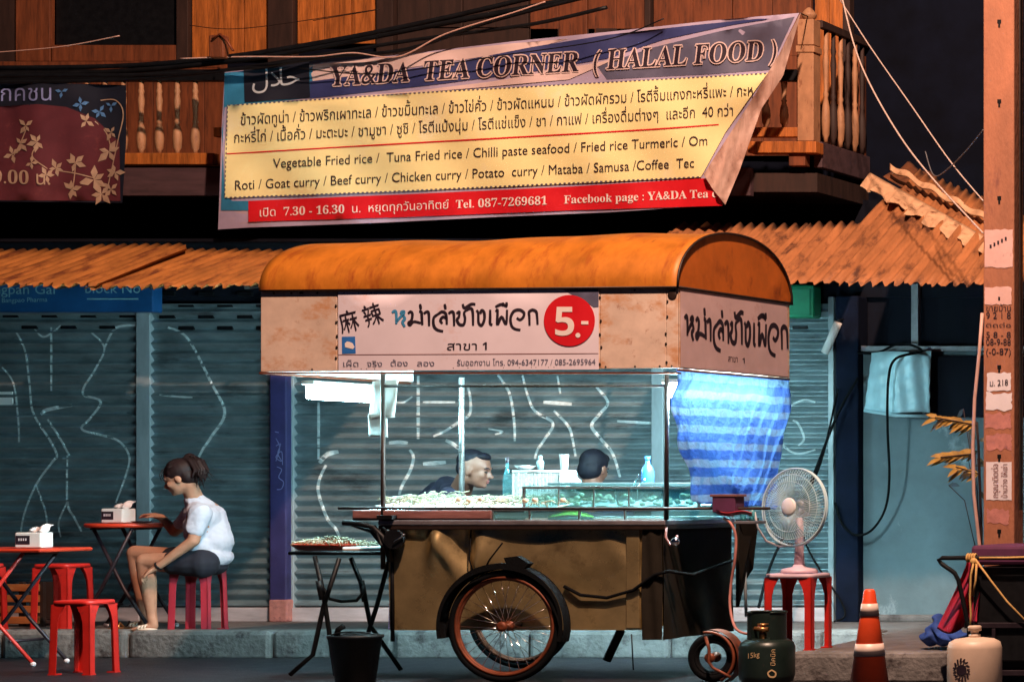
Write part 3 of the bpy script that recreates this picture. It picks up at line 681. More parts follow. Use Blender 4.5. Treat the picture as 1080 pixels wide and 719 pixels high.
obj('flower_print', q, 'petal', mbn); obj('blue_flower_print', q2, 'petalblue', mbn)
obj('blue_lettering', write('ดุกคชน',(-14,107),(54,106),24,mY,.01,.03), 'letterblue', mbn)
obj('price_lettering', write(mb('9.00')+' น.',(-8,193),(53,195),20,mY,.012,.004), 'petal', mbn)
# ================================================================ POST, WIRES
PY = .33
po = thing('utility_post','square reddish concrete post covered in torn posters and stencilled notices','post',P(1053,700,PY))
x0, x1 = X_(1037,PY), X_(1069.5,PY)
b = B(); b.box(x0,x1,PY,PY+.16,0,4.9); obj('shaft', b, 'pole', po, bevel=.008)
q = B()
for py in (23,107,209,311,387,481,560): q.box(X_(1052,PY),X_(1056,PY),PY-.0025,PY-.001,Z_(py+2,PY),Z_(py-2,PY)); q.box(X_(1053,PY),X_(1055,PY),PY-.004,PY-.0026,Z_(py+6,PY),Z_(py+2,PY))
obj('bolt_hole', q, 'black', po)
pf = lambda x,y: PY
def flat(name, x0_,y0_,x1_,y1_, mat, lift, jag=0):
    rd2 = random.Random(int(x0_*7+y0_)); pts = []
    n = 7
    for i in range(n): pts.append((x0_+(x1_-x0_)*i/n, y0_+rd2.uniform(-jag,jag)))
    for i in range(n): pts.append((x1_+rd2.uniform(-jag,jag)*.5, y0_+(y1_-y0_)*i/n))
    for i in range(n): pts.append((x1_-(x1_-x0_)*i/n, y1_+rd2.uniform(-jag,jag)))
    for i in range(n): pts.append((x0_+rd2.uniform(-jag,jag)*.3, y1_-(y1_-y0_)*i/n))
    return obj(name, sheet(pts, pf, lift, step=20), mat, po)
flat('poster',1038.5,242,1068,282,'poster',.003,.8)
flat('poster',1038.5,303,1067,321,'poster',.003,1.2)
flat('poster',1041,393,1066,412,'posterwhite',.003,1.)
flat('poster',1040,414,1067,432,'posterwhite',.003,2.)
flat('poster',1039,436,1066,452,'posterpink',.002,2.5)
flat('poster',1040,458,1067,474,'posterpink',.002,2.)
flat('poster',1040,487,1067,527,'posterwhite',.003,.4)
flat('poster',1041,537,1064,552,'posterpink',.002,2.)
q = B()
for t_, y_, s_ in [('ขายบ้าน',328,9),('9 2 1 8',336,10),('ติดต่อ',345,6),('5 8 - 8',356,9),('08-9-88',364,10),('(-0-87)',374,10)]:
    write(t_,(1040,y_),(1066,y_),s_,pf,.004,.01,q=q)
write('ม. 218',(1044,407),(1063,406),9,pf,.007,.01,q=q)
for i in range(5): q.box(X_(1044+i*4,PY),X_(1046+i*4,PY),PY-.004,PY-.002,Z_(262-i*2,PY),Z_(258-i*2,PY))
obj('stencil_writing', q, 'ink', po)
q = B()   # writing that runs up the lowest white notice, and its border
def rot(s_, cx, y0_, size): 
    g = glyphs(s_, .01); mx = max(p.x for v,t in g for p in v)
    for v, t in g:
        vs = [q.b.verts.new(P(cx-p.y*size*-1*0+ -p.y*size+size*.35, y0_-p.x*(36/mx), PY)+Vector((0,-.006,0))) for p in v]
        for f in t: 
            try: q.b.faces.new([vs[k] for k in f])
            except ValueError: pass
rot('บ้านว่าง ให้เช่า', 1060, 525, 8); rot('กรุณาติดต่อ', 1050, 525, 9)
obj('notice_writing', q, 'inkline', po)
b = B(); b.tube([P(1036,330,PY-.02),P(1033,370,PY-.03),P(1028,420,PY-.04),P(1026,470,PY-.04),P(1027,520,PY-.03),P(1033,574,PY-.02),P(1036,640,PY)],.010); obj('conduit', b, 'cablewhite', po)
b = B(); b.box(X_(1069.5,PY)+.012,X_(1069.5,PY)+.02,PY+.05,PY+.09,1.0,4.9); obj('side_strip', b, 'trimdark', po)
def cable(name, pts, r, mat, label, group=None, n=8):
    L = []
    pts = [Vector(p) for p in pts]
    for i in range(len(pts)-1):
        p0 = pts[max(i-1,0)]; p1 = pts[i]; p2 = pts[i+1]; p3 = pts[min(i+2,len(pts)-1)]
        for j in range(n):
            t = j/n; L.append(.5*((2*p1)+(p2-p0)*t+(2*p0-5*p1+4*p2-p3)*t*t+(3*p1-p0-3*p2+p3)*t*t*t))
    L.append(pts[-1]); mid = L[len(L)//2]
    b = B(); b.tube(L, r, 6)
    return tag(obj(name, b, mat, loc=mid), label, 'cable', group)
cable('overhead_cable',[P(884,-20,2.3),P(900,45,2.1),P(918,90,1.9),P(950,145,1.5),P(985,190,1.1),P(1037,246,.4)],.0055,'cablepale','pale overhead wire sagging lowest towards the concrete post')
cable('overhead_cable',[P(886,0,2.3),P(918,50,2.0),P(960,110,1.5),P(1002,170,.9),P(1037,212,.4)],.0042,'cablepale','thinner pale overhead wire meeting the post above the sagging one')
cable('overhead_cable',[P(1037,137,.4),P(1020,158,.6),P(1000,178,.9),P(985,185,1.2),P(976,160,1.4)],.0035,'greymetal','short grey wire looping down from the post')
for k, (pts, r, l) in enumerate([
  ([(-60,80),(100,77),(230,66),(330,51),(450,28),(600,0),(720,-30)],.022,'thickest black cable of the overhead bundle'),
  ([(-60,72),(120,70),(240,60),(350,43),(470,19),(610,-14)],.018,'black cable running just above the thickest one in the bundle'),
  ([(-60,87),(110,85),(240,74),(340,58),(440,42),(560,26),(640,8)],.014,'black cable hanging lowest in the overhead bundle'),
  ([(-60,80),(150,79),(260,72),(345,60),(430,52),(520,22),(640,-8)],.014,'black cable crossing the others above the banner')]):
    cable('overhead_cable',[P(p[0],p[1],2.11-.012*k) for p in pts], r, 'black', l, 'black cable bundle above the banner', n=6)
cable('overhead_cable',[P(190,62,2.0),P(260,60,2.0),P(330,60,2.0),P(372,56,2.0),P(420,60,2.),P(470,36,2.),P(540,14,2.),P(575,2,2.)],.005,'cablewhite','thin pale wire woven through the black cable bundle')
cable('overhead_cable',[P(-40,58,2.6),P(60,50,2.6),P(126,38,2.6)],.004,'cablewhite','faint pale wire slanting past the dark upper window')
cable('overhead_cable',[P(330,22,2.9),P(400,10,2.9),P(260,30,2.9),P(200,27,2.9)],.003,'trimdark','dark wire drooping across the orange doors')
cable('overhead_cable',[P(316,72,2.06),P(400,78,2.06),P(520,60,2.06),P(640,42,2.06),P(700,20,2.06)],.0045,'black','thin black wire sagging over the lettering of the long banner')
t = thing('wire_clamp','small rusty clamp holding the cables before the plank door','clamp',P(232,55,2.0)); 
b = B(); b.box(X_(224,2.0),X_(240,2.0),1.96,2.02,Z_(62,2.0),Z_(38,2.0)); obj('clamp_body', b, 'wood2', t, bevel=.01)
b = B(); b.tube([P(224,42,1.95),P(232,36,1.95),P(240,44,1.95),P(246,54,1.95)],.008); obj('clamp_hook', b, 'rustorange', t)
# hose and cables on the wall
cable('wall_hose',[P(905,372,WY-.12),P(925,372,WY-.13),P(950,362,WY-.13),P(972,370,WY-.2),P(945,378,WY-.38),P(937,400,WY-.40),P(936,450,WY-.38),P(938,500,WY-.3),P(934,535,WY-.2),P(920,558,WY-.18),P(903,564,WY-.2),P(888,552,WY-.22),P(881,530,WY-.2)],.009,'blackrub','black hose looping over the blue wall beside the dark pillar')
cable('slanting_cable',[P(905,398,WY-.2),P(882,440,WY-.3),P(850,520,WY-.5),P(815,590,WY-.9),P(800,640,WY-1.2)],.010,'blackrub','thick black cord slanting down behind the fan')
cable('slanting_cable',[P(884,410,WY-.2),P(868,480,WY-.25),P(846,560,WY-.2),P(890,640,WY-.15),P(880,655,WY-.3)],.007,'blackrub','thinner black cord bending behind the fan stool')
t = thing('wall_lamp','small slanted white tube lamp unlit on the shutter rail','lamp',P(877,355,WY-.2))
b = B(); b.tube([P(884,340,WY-.22),P(870,372,WY-.2)],.028,12); obj('lamp_body', b, 'white', t); b = B(); b.tube([P(884,338,WY-.22),P(892,336,WY-.05)],.008); obj('lamp_bracket', b, 'black', t)
# pale blue sheet on the wall
t = thing('hanging_sheet','folded pale blue plastic sheet draped over a rail on the wall','sheet',P(948,400,WY-.1))
def hs(u,v): 
    y = WY-.2-.08*math.sin(PI*min(1,u*1.02))-.03*v
    w_ = .02*math.sin(u*17+v*11)*math.sin(v*14-u*6); y += w_; px = 919+62*u-7*v*(1-u)-1*u*v+40*w_; py = 372+2*u*u+60*v+3*u*v+2*math.sin(u*5)*v-2*math.sin(u*4)*(1-v)
    return P(px,py,y)
obj('front_fold', slabgrid(hs,20,14,(0,.012,0)), 'bluesheet', t, smooth=True)
def hs2(u,v):
    return P(981-2*v-10*u*(1-.4*v), 370+62*v+4*u*v, WY-.2+.16*u)
obj('side_fold', slabgrid(hs2,6,10,(.008,.0,0)), 'bluesheet', t, smooth=True)
obj('hem', B().tube([P(912,433,WY-.25),P(945,438,WY-.33),P(979,439,WY-.23)],.012), 'bluesheet', t)
# leaves between wall and post
t = thing('potted_plant','scraggy plant with yellow lit leaves between the blue wall and post','plant',P(1030,655,1.2))
q = B(); q2 = B(); st = B(); rd = random.Random(11)
def leaf(qq, p, d, l, w):
    d = Vector(d).normalized(); s_ = d.cross(Vector((0,-1,.35))).normalized(); dr = Vector((0,0,-.25*l))
    pts = [p, p+d*l*.3+s_*w, p+d*l*.7+s_*w*.8+dr*.4, p+d*l+dr, p+d*l*.7-s_*w*.8+dr*.4, p+d*l*.3-s_*w]
    vs = [qq.b.verts.new(x) for x in pts]; qq.b.faces.new(vs)
for (a,c2,kk) in [((1030,448),(986,440),6),((1030,478),(992,482),6),((1034,500),(1008,492),3)]:
    A = P(a[0],a[1],.9); C_ = P(c2[0],c2[1],.8); st.tube([A+(C_-A)*i/5 for i in range(6)],.004,5)
    for i in range(kk+2):
        p = A+(C_-A)*(i+.3)/(kk+2)
        for sg in (-1,1): leaf(q, p, (-1,rd.uniform(-.3,.2),sg*rd.uniform(.2,.6)), rd.uniform(.07,.12), .015)
for i in range(9):
    p = P(rd.uniform(1000,1036),rd.uniform(425,520),rd.uniform(1.,1.3)); leaf(q2,p,(rd.uniform(-1,1),rd.uniform(-.4,.4),rd.uniform(-.5,.6)),rd.uniform(.06,.13),.014)
    st.tube([p,p+(P(1034,560,1.1)-p)*.5+Vector((0,0,.05)),P(1034,600,1.15)],.003,4)
st.tube([P(1034,655,1.2),P(1035,560,1.1),P(1032,470,.95),P(1030,445,.9)],.008,6)
obj('leaves', q, 'leaf_lit', t); obj('shaded_leaves', q2, 'leaf_shade', t); obj('stem', st, 'wood3', t)  # yellow lamp light and shade are put into the two leaf colours
# ================================================================ FOOD CART
cart = thing('food_cart','metal street food cart with an orange domed canopy and white sign on a bicycle wheel','food cart',(X_(555,0),.4,0))
zb, zt, CD = Z_(662,0), Z_(557,0), .80
xl, xrr = X_(411,0), X_(700,0)
bd = obj('body', B().box(xl+.01,xrr-.01,.03,CD,zb+.01,zt), 'brass', cart)
def dent(u,v):
    px = 411+270*u; py = 664-108*v
    g = lambda cx,cy,sx,sy,a,rot=0: a*math.exp(-(((px-cx)*math.cos(rot)+(py-cy)*math.sin(rot))/sx)**2-((-(px-cx)*math.sin(rot)+(py-cy)*math.cos(rot))/sy)**2)
    d = g(462,575,9,26,.05,.15)+g(492,578,8,30,-.055,-.2)+g(507,588,5,16,.03,.1)+g(472,584,6,24,.034,-.45)+g(499,588,5,22,.03,-.38)+g(478,560,7,18,.02)+g(516,585,14,30,.022,-.3)+g(575,560,18,14,-.018)+g(668,585,9,30,-.016,-.7)+g(652,580,12,26,.018,-.6)+g(690,640,16,12,.02)+g(435,620,22,40,.014)+g(610,600,50,20,.012)+.004*math.sin(px*.07+py*.05)
    return Vector((X_(px,0), -.004-d, Z_(py,0)))
obj('front_panel', B().grid(dent,110,50), 'brass', cart, label='dented brassy front panel')
obj('corner_strip', B().box(X_(662,0),X_(676,0),-.02,.0,zb,zt), 'brass', cart, bevel=.004)
b = B(); b.grid(lambda u,v: Vector((X_(680,0)+u*(X_(701,0)-X_(680,0)), -.03-.006*math.sin(u*9+v*4), Z_(674,0)+v*(Z_(556,0)-Z_(674,0)))),8,12)
b.grid(lambda u,v: Vector((X_(701,0)+.012*math.sin(u*14+v*3)*(1-v)+.004, -.03+u*.86, Z_(674,0)+v*(Z_(556,0)-Z_(674,0)))),24,12)
obj('black_cover', b, 'clothblack', cart, label='black cloth hung over the cart end')
b = B(); b.box(X_(404,0),X_(702,0)+.02,-.05,CD+.03,Z_(553.5,0),Z_(548,0)); ld = obj('counter_ledge', b, 'steelrim', cart, bevel=.006)
obj('ledge_trim', B().box(X_(404,0),X_(702,0)+.02,-.045,CD+.02,Z_(558,0),Z_(553.7,0)), 'trimdark', ld, bevel=.003)
b = B(); b.tube([P(357,535.5,-.07),P(450,536,-.07),P(600,536,-.07),P(812,536,-.07)],.009); obj('front_rail', b, 'trimdark', cart)
b = B(); b.box(X_(375,.0),X_(521,.0),-.03,-.01,Z_(549,0)+.003,Z_(538,0)); b.box(X_(375,0),X_(375,0)+.02,-.01,.6,Z_(549,0)+.003,Z_(538,0)); obj('front_board', b, 'boardred', cart, bevel=.003)
b = B(); b.box(X_(378,.0)+.01,X_(553,.0),-.0,CD,Z_(540,0),Z_(537.5,0)); obj('worktop', b, 'steel', cart, bevel=.002)
# chrome bolt on the rail, tray
b = B(); b.box(X_(522,0),X_(772,0)-.35*0,-.02,-.014,Z_(547.5,0),Z_(538,0)); obj('glass_front', b, 'glass', cart, bevel=.001)
b = B()
for p in (521,560,612,660,702): b.box(X_(p,0),X_(p+1.6,0),-.024,-.006,Z_(547.5,0),Z_(537,0))
b.box(X_(521,0),X_(704,0),-.024,.0,Z_(538.5,0),Z_(536.8,0)); obj('glass_frame', b, 'steel', cart)
b = B(); b.box(X_(523,0),X_(700,0),.04,CD,Z_(548,0)+.001,Z_(546,0)); obj('case_floor', b, 'white', cart)
for (a,Y_,y1_,mt) in ((404,-.02,600,'trimdark'),(703,-.02,548,'trimdark')):
    obj('canopy_post', B().tube([P(a,392,Y_),P(a,y1_,Y_)],.013), mt, cart)
obj('canopy_post', B().tube([P(487,398,CD),P(487,530,CD)],.016), 'steel', cart, label='bright steel rear canopy post')
obj('canopy_post', B().tube([P(771,400,CD),P(771,545,CD)],.016), 'steel', cart, label='rear canopy post behind the blue tarpaulin')
obj('cross_rail', B().tube([P(404,407,-.02),P(703,407,-.02)],.009), 'trimdark', cart)
obj('leg', B().tube([P(414,556,-.01),P(414,676,-.01)],.011), 'black', cart)
obj('leg', B().tube([P(655,664,.5),P(640,696,.5)],.026), 'black', cart, label='slanted black prop')
obj('leg', B().tube([P(666,668,.0),P(668,706,.0)],.004), 'black', cart, label='thin hanging rod')
# push handle
b = B(); b.tube([P(362,551,-.05),P(380,552,-.05),P(394,556,-.05),P(404,566,-.05),P(409,580,-.05),P(412,592,-.05)],.016)
b.tube([P(372,553,.1),P(392,560,.1),P(404,575,.1)],.013); b.tube([P(398,562,-.06),P(402,574,-.06),P(410,578,-.06),P(413,566,-.06),P(404,556,-.06)],.008)
b.box(X_(406,0),X_(422,0),-.08,-.03,Z_(547,0),Z_(543,0)); obj('push_handle', b, 'black', cart)
lamp = obj('side_lamp', B().lathe([(.0,0),(.035,.01),(.055,.05),(.058,.075)],P(423,568,-.02),20,Matrix.Rotation(PI/2,4,'X')), 'black', cart)
obj('lamp_bar', B().tube([P(415,571,-.11),P(427,563,-.11)],.005), 'chrome', lamp)
hk = obj('hook', B().tube([P(703,556,-.06),P(702,566,-.07),P(707,575,-.08),P(714,572,-.08),P(714,564,-.08)],.007), 'boardred', cart)
obj('hook_ball', B().ell(P(712,571,-.09),(.026,.02,.026)), 'chrome', hk)
b = B(); b.tube([P(595,618,-.02),P(612,627,-.03),P(640,630,-.03),P(668,622,-.035),P(690,606,-.045),P(705,602,-.05),P(730,606,-.04),P(758,596,.5),P(790,585,.6)],.010); b.tube([P(497,556,-.01),P(495,590,-.02),P(500,606,-.03)],.004); b.tube([P(530,572,-.01),P(516,590,-.03),P(508,606,-.03)],.004)
obj('hanging_wire', b, 'blackrub', cart)
# ---- wheels
def wheel(px, Yw, R, name, rim_mat, n=30, label=None, tyre_r=.022):
    xc = X_(px,Yw); zc = R; c = Vector((xc,Yw,zc))
    w = obj(name, B().tube([c+Vector((math.cos(a),0,math.sin(a)))*(R-tyre_r) for a in [2*PI*i/56 for i in range(56)]],tyre_r,10,True), 'blackrub', cart, label=label)
    b = B(); 
    for dy in (-.012,.012): b.tube([c+Vector((math.cos(a)*(R-.047),dy,math.sin(a)*(R-.047))) for a in [2*PI*i/56 for i in range(56)]],.009,8,True)
    b.tube([c+Vector((math.cos(a)*(R-.052),0,math.sin(a)*(R-.052))) for a in [2*PI*i/56 for i in range(56)]],.013,8,True)
    obj('rim', b, rim_mat, w)
    if n:
        b = B()
        for i in range(n):
            a = 2*PI*i/n; a2 = a+(.55 if i%2 else -.55); s_ = .03 if i%4 < 2 else -.03
            b.tube([c+Vector((math.cos(a2)*.022,s_,math.sin(a2)*.022)), c+Vector((math.cos(a)*(R-.05),0,math.sin(a)*(R-.05)))],.0017,5)
        obj('spokes', b, 'chrome', w)
    b = B(); b.lathe([(.01,-.07),(.012,-.05),(.03,-.045),(.03,-.03),(.016,-.025),(.016,.025),(.03,.03),(.03,.045),(.012,.05)],c,16,Matrix.Rotation(PI/2,4,'X')); obj('hub', b, 'rustorange', w)
    return c
wc = wheel(533,-.16,.33,'bicycle_wheel','rustorange',label='large spoked wheel with a rusty orange rim')
wheel(549,.98,.33,'bicycle_wheel','rustorange',n=0,label='far wheel behind the cart body')
def guard(u,v):
    a = math.radians(-14+205*u); r = .364+.006*math.sin(v*PI); 
    return wc+Vector((math.cos(a)*r,-.05+.075*v,math.sin(a)*r))
g1 = slabgrid(guard,50,4,(0,0,.0))
b = B(); b.grid(guard,50,4)
def guard2(u,v):
    a = math.radians(-14+205*u); r = .340+.028*v+.008*math.sin(u*9)*(1-v); return wc+Vector((math.cos(a)*r,-.062,math.sin(a)*r))
b.grid(guard2,50,2); b.grid(lambda u,v: guard2(u,v)+Vector((0,.087,0)),50,2); g1.b.free()
b.poly([P(531,588,-.21),P(545,586,-.21),P(558,594,-.21),P(552,600,-.21),P(536,599,-.21)],(0,.05,0))
obj('mudguard', b, 'blackrub', cart)
b = B(); b.tube([wc+Vector((0,.03,0)),Vector((wc.x,.95,wc.z))],.014); obj('axle', b, 'trimdark', cart)
c2 = wheel(752,-.1,.145,'small_wheel','blackrub',n=0,label='small black castor wheel under the cloth covered end',tyre_r=.026)
b = B(); 
b.grid(lambda u,v: c2+Vector((math.cos(math.radians(-60+150*u))*(.165+.0*v),-.05+.1*v,math.sin(math.radians(-60+150*u))*.165)),24,3); 
b.tube([c2+Vector((math.cos(math.radians(-60+160*i/16))*.15,-.06,math.sin(math.radians(-60+160*i/16))*.15)) for i in range(17)],.009)
b.tube([P(744,671,-.16),P(748,684,-.17),P(747,697,-.17),P(752,704,-.17),P(760,708,-.17),P(771,714,-.17)],.009)
b.tube([P(744,669,-.1),P(745,676,-.1)],.018)
obj('wheel_fork', b, 'rustorange', cart, label='rusty orange curved fork and guard')
obj('tool_tray', B().box(X_(690,.1),X_(775,.1),-.05,.6,.13,.16), 'trimdark', cart, bevel=.004) if 0 else None
# ---- canopy
FL0,FL1 = P(275,392,-.2),P(277,307,-.2); FR0,FR1 = P(715,388,-.2),P(715,303,-.2)
DY = onX(715,-.2,832.5)+.2
BR0,BR1 = P(832.5,398.5,-.2+DY),P(832.5,320,-.2+DY)
BL0 = Vector((FL0.x,-.2+DY,FL0.z)); BL1 = Vector((FL1.x,-.2+DY,FL1.z))
def wallq(a0,a1,b1,b0,n): # board between four corners, thickness along n
    return B().poly([a0,a1,b1,b0], Vector(n)*.02)
def fp(px,py): return P(px,py,-.2)
cy = lambda x: 392-(x-275)*4/440
ct = lambda x: 307-(x-277)*4/438
def fb(x0_,x1_,name,mat,label=None,dz=0):
    return obj(name, B().poly([P(x0_,cy(x0_),-.2),P(x0_,ct(x0_),-.2),P(x1_,ct(x1_),-.2),P(x1_,cy(x1_),-.2)],(0,.02,0)), mat, cart, bevel=.003, label=label)
fb(275,355.4,'fascia_board','creamboard','dirty cream end board of the canopy')
fb(355.8,632.6,'fascia_board','creamboard')
fb(633,702.4,'fascia_board','creamboard','cream board stained with rust beside the red price disc')
fb(702.8,715,'fascia_board','creamboard')
k_ = Vector((0,.0225,0))
obj('side_board', wallq(FR0+k_,FR1+k_,BR1,BR0,(-1,0,0)), 'creamboard', cart)
obj('inner_board', wallq(FL0+k_,FL1+k_,BL1,BL0,(1,0,0)), 'white', cart)
z_ = Vector((0,0,.22)); obj('inner_board', wallq(BL0+z_+Vector((.021,0,0)),BL1+Vector((.021,0,0)),BR1-Vector((.021,0,0)),BR0+z_-Vector((.021,0,0)),(0,-1,0)), 'white', cart)
zc = FL0.z+.07
obj('ceiling', B().box(FL0.x+.03,FR0.x-.03,-.17,-.2+DY-.03,zc+.24,zc+.26), 'white', cart)
b = B(); b.box(FL0.x-.004,FR0.x+.004,-.208,-.17,FL0.z-.012,FL0.z-.002); b.tube([FR0+Vector((0,0,-.01)),BR0+Vector((0,0,-.01))],.007); b.tube([FL0+Vector((0,0,-.008)),BL0+Vector((0,0,-.008))],.008); obj('lower_edge', b, 'rustorange', cart)
# sign on the front
FY = lambda x,y: -.2
sgn = obj('front_sign', sheet([(356.5,307.5),(631.5,305),(631.5,389.5),(357,391)],FY,.006,step=40), 'vinyl', cart)
strokes = [
 ('b',[[(413.5,329.5),(416.5,327.8),(418,331),(418,341.5)],[(418,339.5),(422,334.5),(425.5,331),(426,328.4),(423.5,328.8),(422.5,331)],[(425,332),(427,336),(424.5,339.5),(427,344.5)]]),
 ('c',[[(430.5,330.5),(433,328.4),(435,331),(434,337.5),(431,340.2),(432.5,342.5),(436.5,339),(444,340.5)],[(442,328.2),(444.5,329),(445,336),(445.5,342.5)]]),
 ('d',[[(443,320.5),(444,326)],[(447,330.5),(450.5,328.5),(452.3,331),(452.6,343.5)],[(462,331),(466.5,328.5),(470.5,331.5),(471.3,342)],[(471,336),(467.5,334),(464.5,337.5),(466.5,341)],[(462,331),(457.5,335),(457.5,343),(461,347.5),(467.5,349.2)],[(469,320.5),(470,326)],[(473,330.5),(476.5,328.5),(478.6,331),(479,343.5)],
   [(481.5,330.5),(484.5,328.5),(484,334),(482,337),(484.5,341.8),(489,342),(490.5,336),(489.5,330),(491.5,327)],[(488,320.5),(490,324.5),(497,320.6),(501.5,320.8)],[(491.8,327),(496.5,325),(498.6,329),(499,343)],
   [(502.5,327),(504.4,330),(504.8,340),(508,342.8),(510.8,337),(510.8,330),(508.6,327),(506.8,328.6),(507.6,330.6)],[(517,326.5),(517,334),(517,341),(519.5,342.3)],[(523,328.5),(524.8,327),(524.6,342),(529,334),(533.8,341.5),(534.8,326.5)],[(522.5,323.5),(529,320.8),(535,323.3)],[(530.5,319),(530.8,322.8)],[(534.2,318.6),(534.4,323)],
   [(545,335),(548.5,337),(552,334),(552.5,329.5),(548,326.6),(542,328),(538.5,335),(539.5,343),(543,346.5),(549,347.8)],[(558.5,343),(558.3,334),(558,329),(561.5,326.7),(565.5,328.5),(566.5,334),(567,342)]])]
q1 = B(); q2 = B()
for k, gg in strokes:
    for s_ in gg: ribbon(s_, 3.0, FY, .009, q1 if k == 'b' else q2)
obj('blue_letter', q1, 'inkblue', sgn); 
q = q2; write('สาขา ',(471.5,369),(503,369),12.5,FY,.009,.018,q=q); write('𝟭',(509,368.6),(513.5,368.6),11,FY,.009,.0,q=q)
for ch, a, rotd in (('麻',(367,347),-14),('辣',(392,340),-18)):
    for v, t_ in glyphs(ch, .012):
        vs = []
        cx_ = sum(p.x for p in v)/len(v); cyy = sum(p.y for p in v)/len(v)
        for p in v:
            x_ = (p.x-.5)*21; y_ = -(p.y-.36)*25; r_ = math.radians(rotd); X2 = x_*math.cos(r_)-y_*math.sin(r_); Y2 = x_*math.sin(r_)+y_*math.cos(r_)
            vs.append(q.b.verts.new(P(a[0]+X2+2,a[1]+Y2-8,-.2)+Vector((0,-.009,0))))
        for f in t_:
            try: q.b.faces.new([vs[k] for k in f])
            except ValueError: pass
obj('sign_lettering', q, 'ink', sgn)
q = B()
write('เผ็ด',(362,386.5),(378,386.5),8.5,FY,.009,.01,q=q); write('จริง',(387,386.5),(403,386.5),8.5,FY,.009,.01,q=q); write('ต้อง',(412,386),(430,386),8.5,FY,.009,.01,q=q); write('ลอง',(440,386),(458,386),8.5,FY,.009,.01,q=q)
write('รับออกงาน โทร. 094-6347177 / 085-2695964',(482,385.5),(628,384.5),8.8,FY,.009,.01,q=q)
obj('phone_lettering', q, 'inkred' if 0 else 'inkgrey', sgn)
obj('rule_line', ribbon([(357,374),(500,373.3),(631,372.6)],.7,FY,.008,n=10), 'inkline', sgn)
q = sheet([(360.5,355),(374.5,354.8),(375.2,372.5),(360.8,373)],FY,.008,step=20); lg = obj('blue_logo', q, 'blueplastic', sgn)
obj('elephant_mark', sheet([(364,366),(363.6,362),(366,360),(369,360.5),(372,362),(374,366),(372,368),(368,367)],FY,.010,step=20), 'inkwhite', sgn)
obj('grey_corner', sheet([(594,305.6),(631.3,305),(631.3,323.5),(626,324),(615,316),(604,311)],FY,.008,step=12), 'inkgrey', sgn)
pd = obj('price_disc', disc((600.5,338),27,FY,.011), 'inkred', sgn)
q = write('𝟱',(585.5,353.5),(605.5,353.5),42,FY,.014,.02); q = disc((609.5,353.5),2.6,FY,.014,n=14,q=q); q = sheet([(613,338.5),(620.5,338.5),(620.5,342),(613,342)],FY,.014,step=20,q=q)
obj('price_lettering', q, 'inkwhite', sgn)
# sign on the end
SY = lambda x,y: onX(715.0,-.2,x)
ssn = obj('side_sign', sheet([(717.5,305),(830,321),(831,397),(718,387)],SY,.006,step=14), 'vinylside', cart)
q = B(); wf = lambda p: Vector((721.5+(p.x-413)*(110/155), 334+(p.y-328.5)*1.5+((p.x-413)*(110/155))*.125))
for k, gg in strokes:
    for s_ in gg: ribbon(s_, 3.6, SY, .009, q, warp=wf)
write('สาขา ',(768,381),(778,382),9.5,SY,.009,.02,q=q); write('𝟭',(783,383),(785.5,383),8,SY,.009,.02,q=q)
obj('sign_lettering', q, 'ink', ssn)
# dome
def dome(u,v):
    x = FL1.x-.008+(FR1.x+.012-FL1.x)*u; a = PI*v; Yc = -.2+DY/2
    base_ = FL1.z+(FR1.z-FL1.z)*u+.002; rise = .325+.055*u+.006*math.sin(u*11)
    y = Yc-math.copysign(abs(math.cos(a))**.92, math.cos(a))*(DY/2+.02)
    z = base_+rise*math.sin(a)**.92+.004*math.sin(u*23+v*5)*math.sin(a)
    return Vector((x,y,z))
obj('dome_roof', slabgrid(dome,60,28,(0,0,.004)), 'dome', cart, smooth=True)
e = [dome(1,i/28)+Vector((-.006,0,-.004)) for i in range(29)]; e = [Vector((FR1.x-.002,p.y,p.z)) for p in e]
obj('dome_end', B().poly(e,(-.012,0,0)), 'domeend', cart)
e = [Vector((FL1.x+.004,dome(0,i/28).y,dome(0,i/28).z-.004)) for i in range(29)]; obj('dome_end', B().poly(e,(.012,0,0)), 'domeend', cart)
b = B(); b.tube([dome(1,i/28)+Vector((.004,0,0)) for i in range(29)],.0075,6); b.tube([FL1+Vector((-.01,-.014,.002)),FR1+Vector((.006,-.014,.002))],.008,6); b.tube([FR1+Vector((.004,-.014,.002)),BR1+Vector((.004,.01,.002))],.007,6)
obj('dome_edging', b, 'trimdark', cart)
q = B(); rd = random.Random(8)
for i in range(34): p = rd.uniform(280,712); q.ell(P(p,(cy(p)-2 if i%2 else ct(p)+2.5),-.203),(.006,.003,.006),n=6)
for y_ in (318,336,350,366,380):
    for x_ in (633.5,703,355): q.ell(P(x_+rd.uniform(-1,1),y_+rd.uniform(-5,5),-.203),(.007,.003,.009),n=6)
q.ell(P(709,311,-.202),(.028,.004,.03),n=10)
obj('rivets', q, 'trimdark', cart)
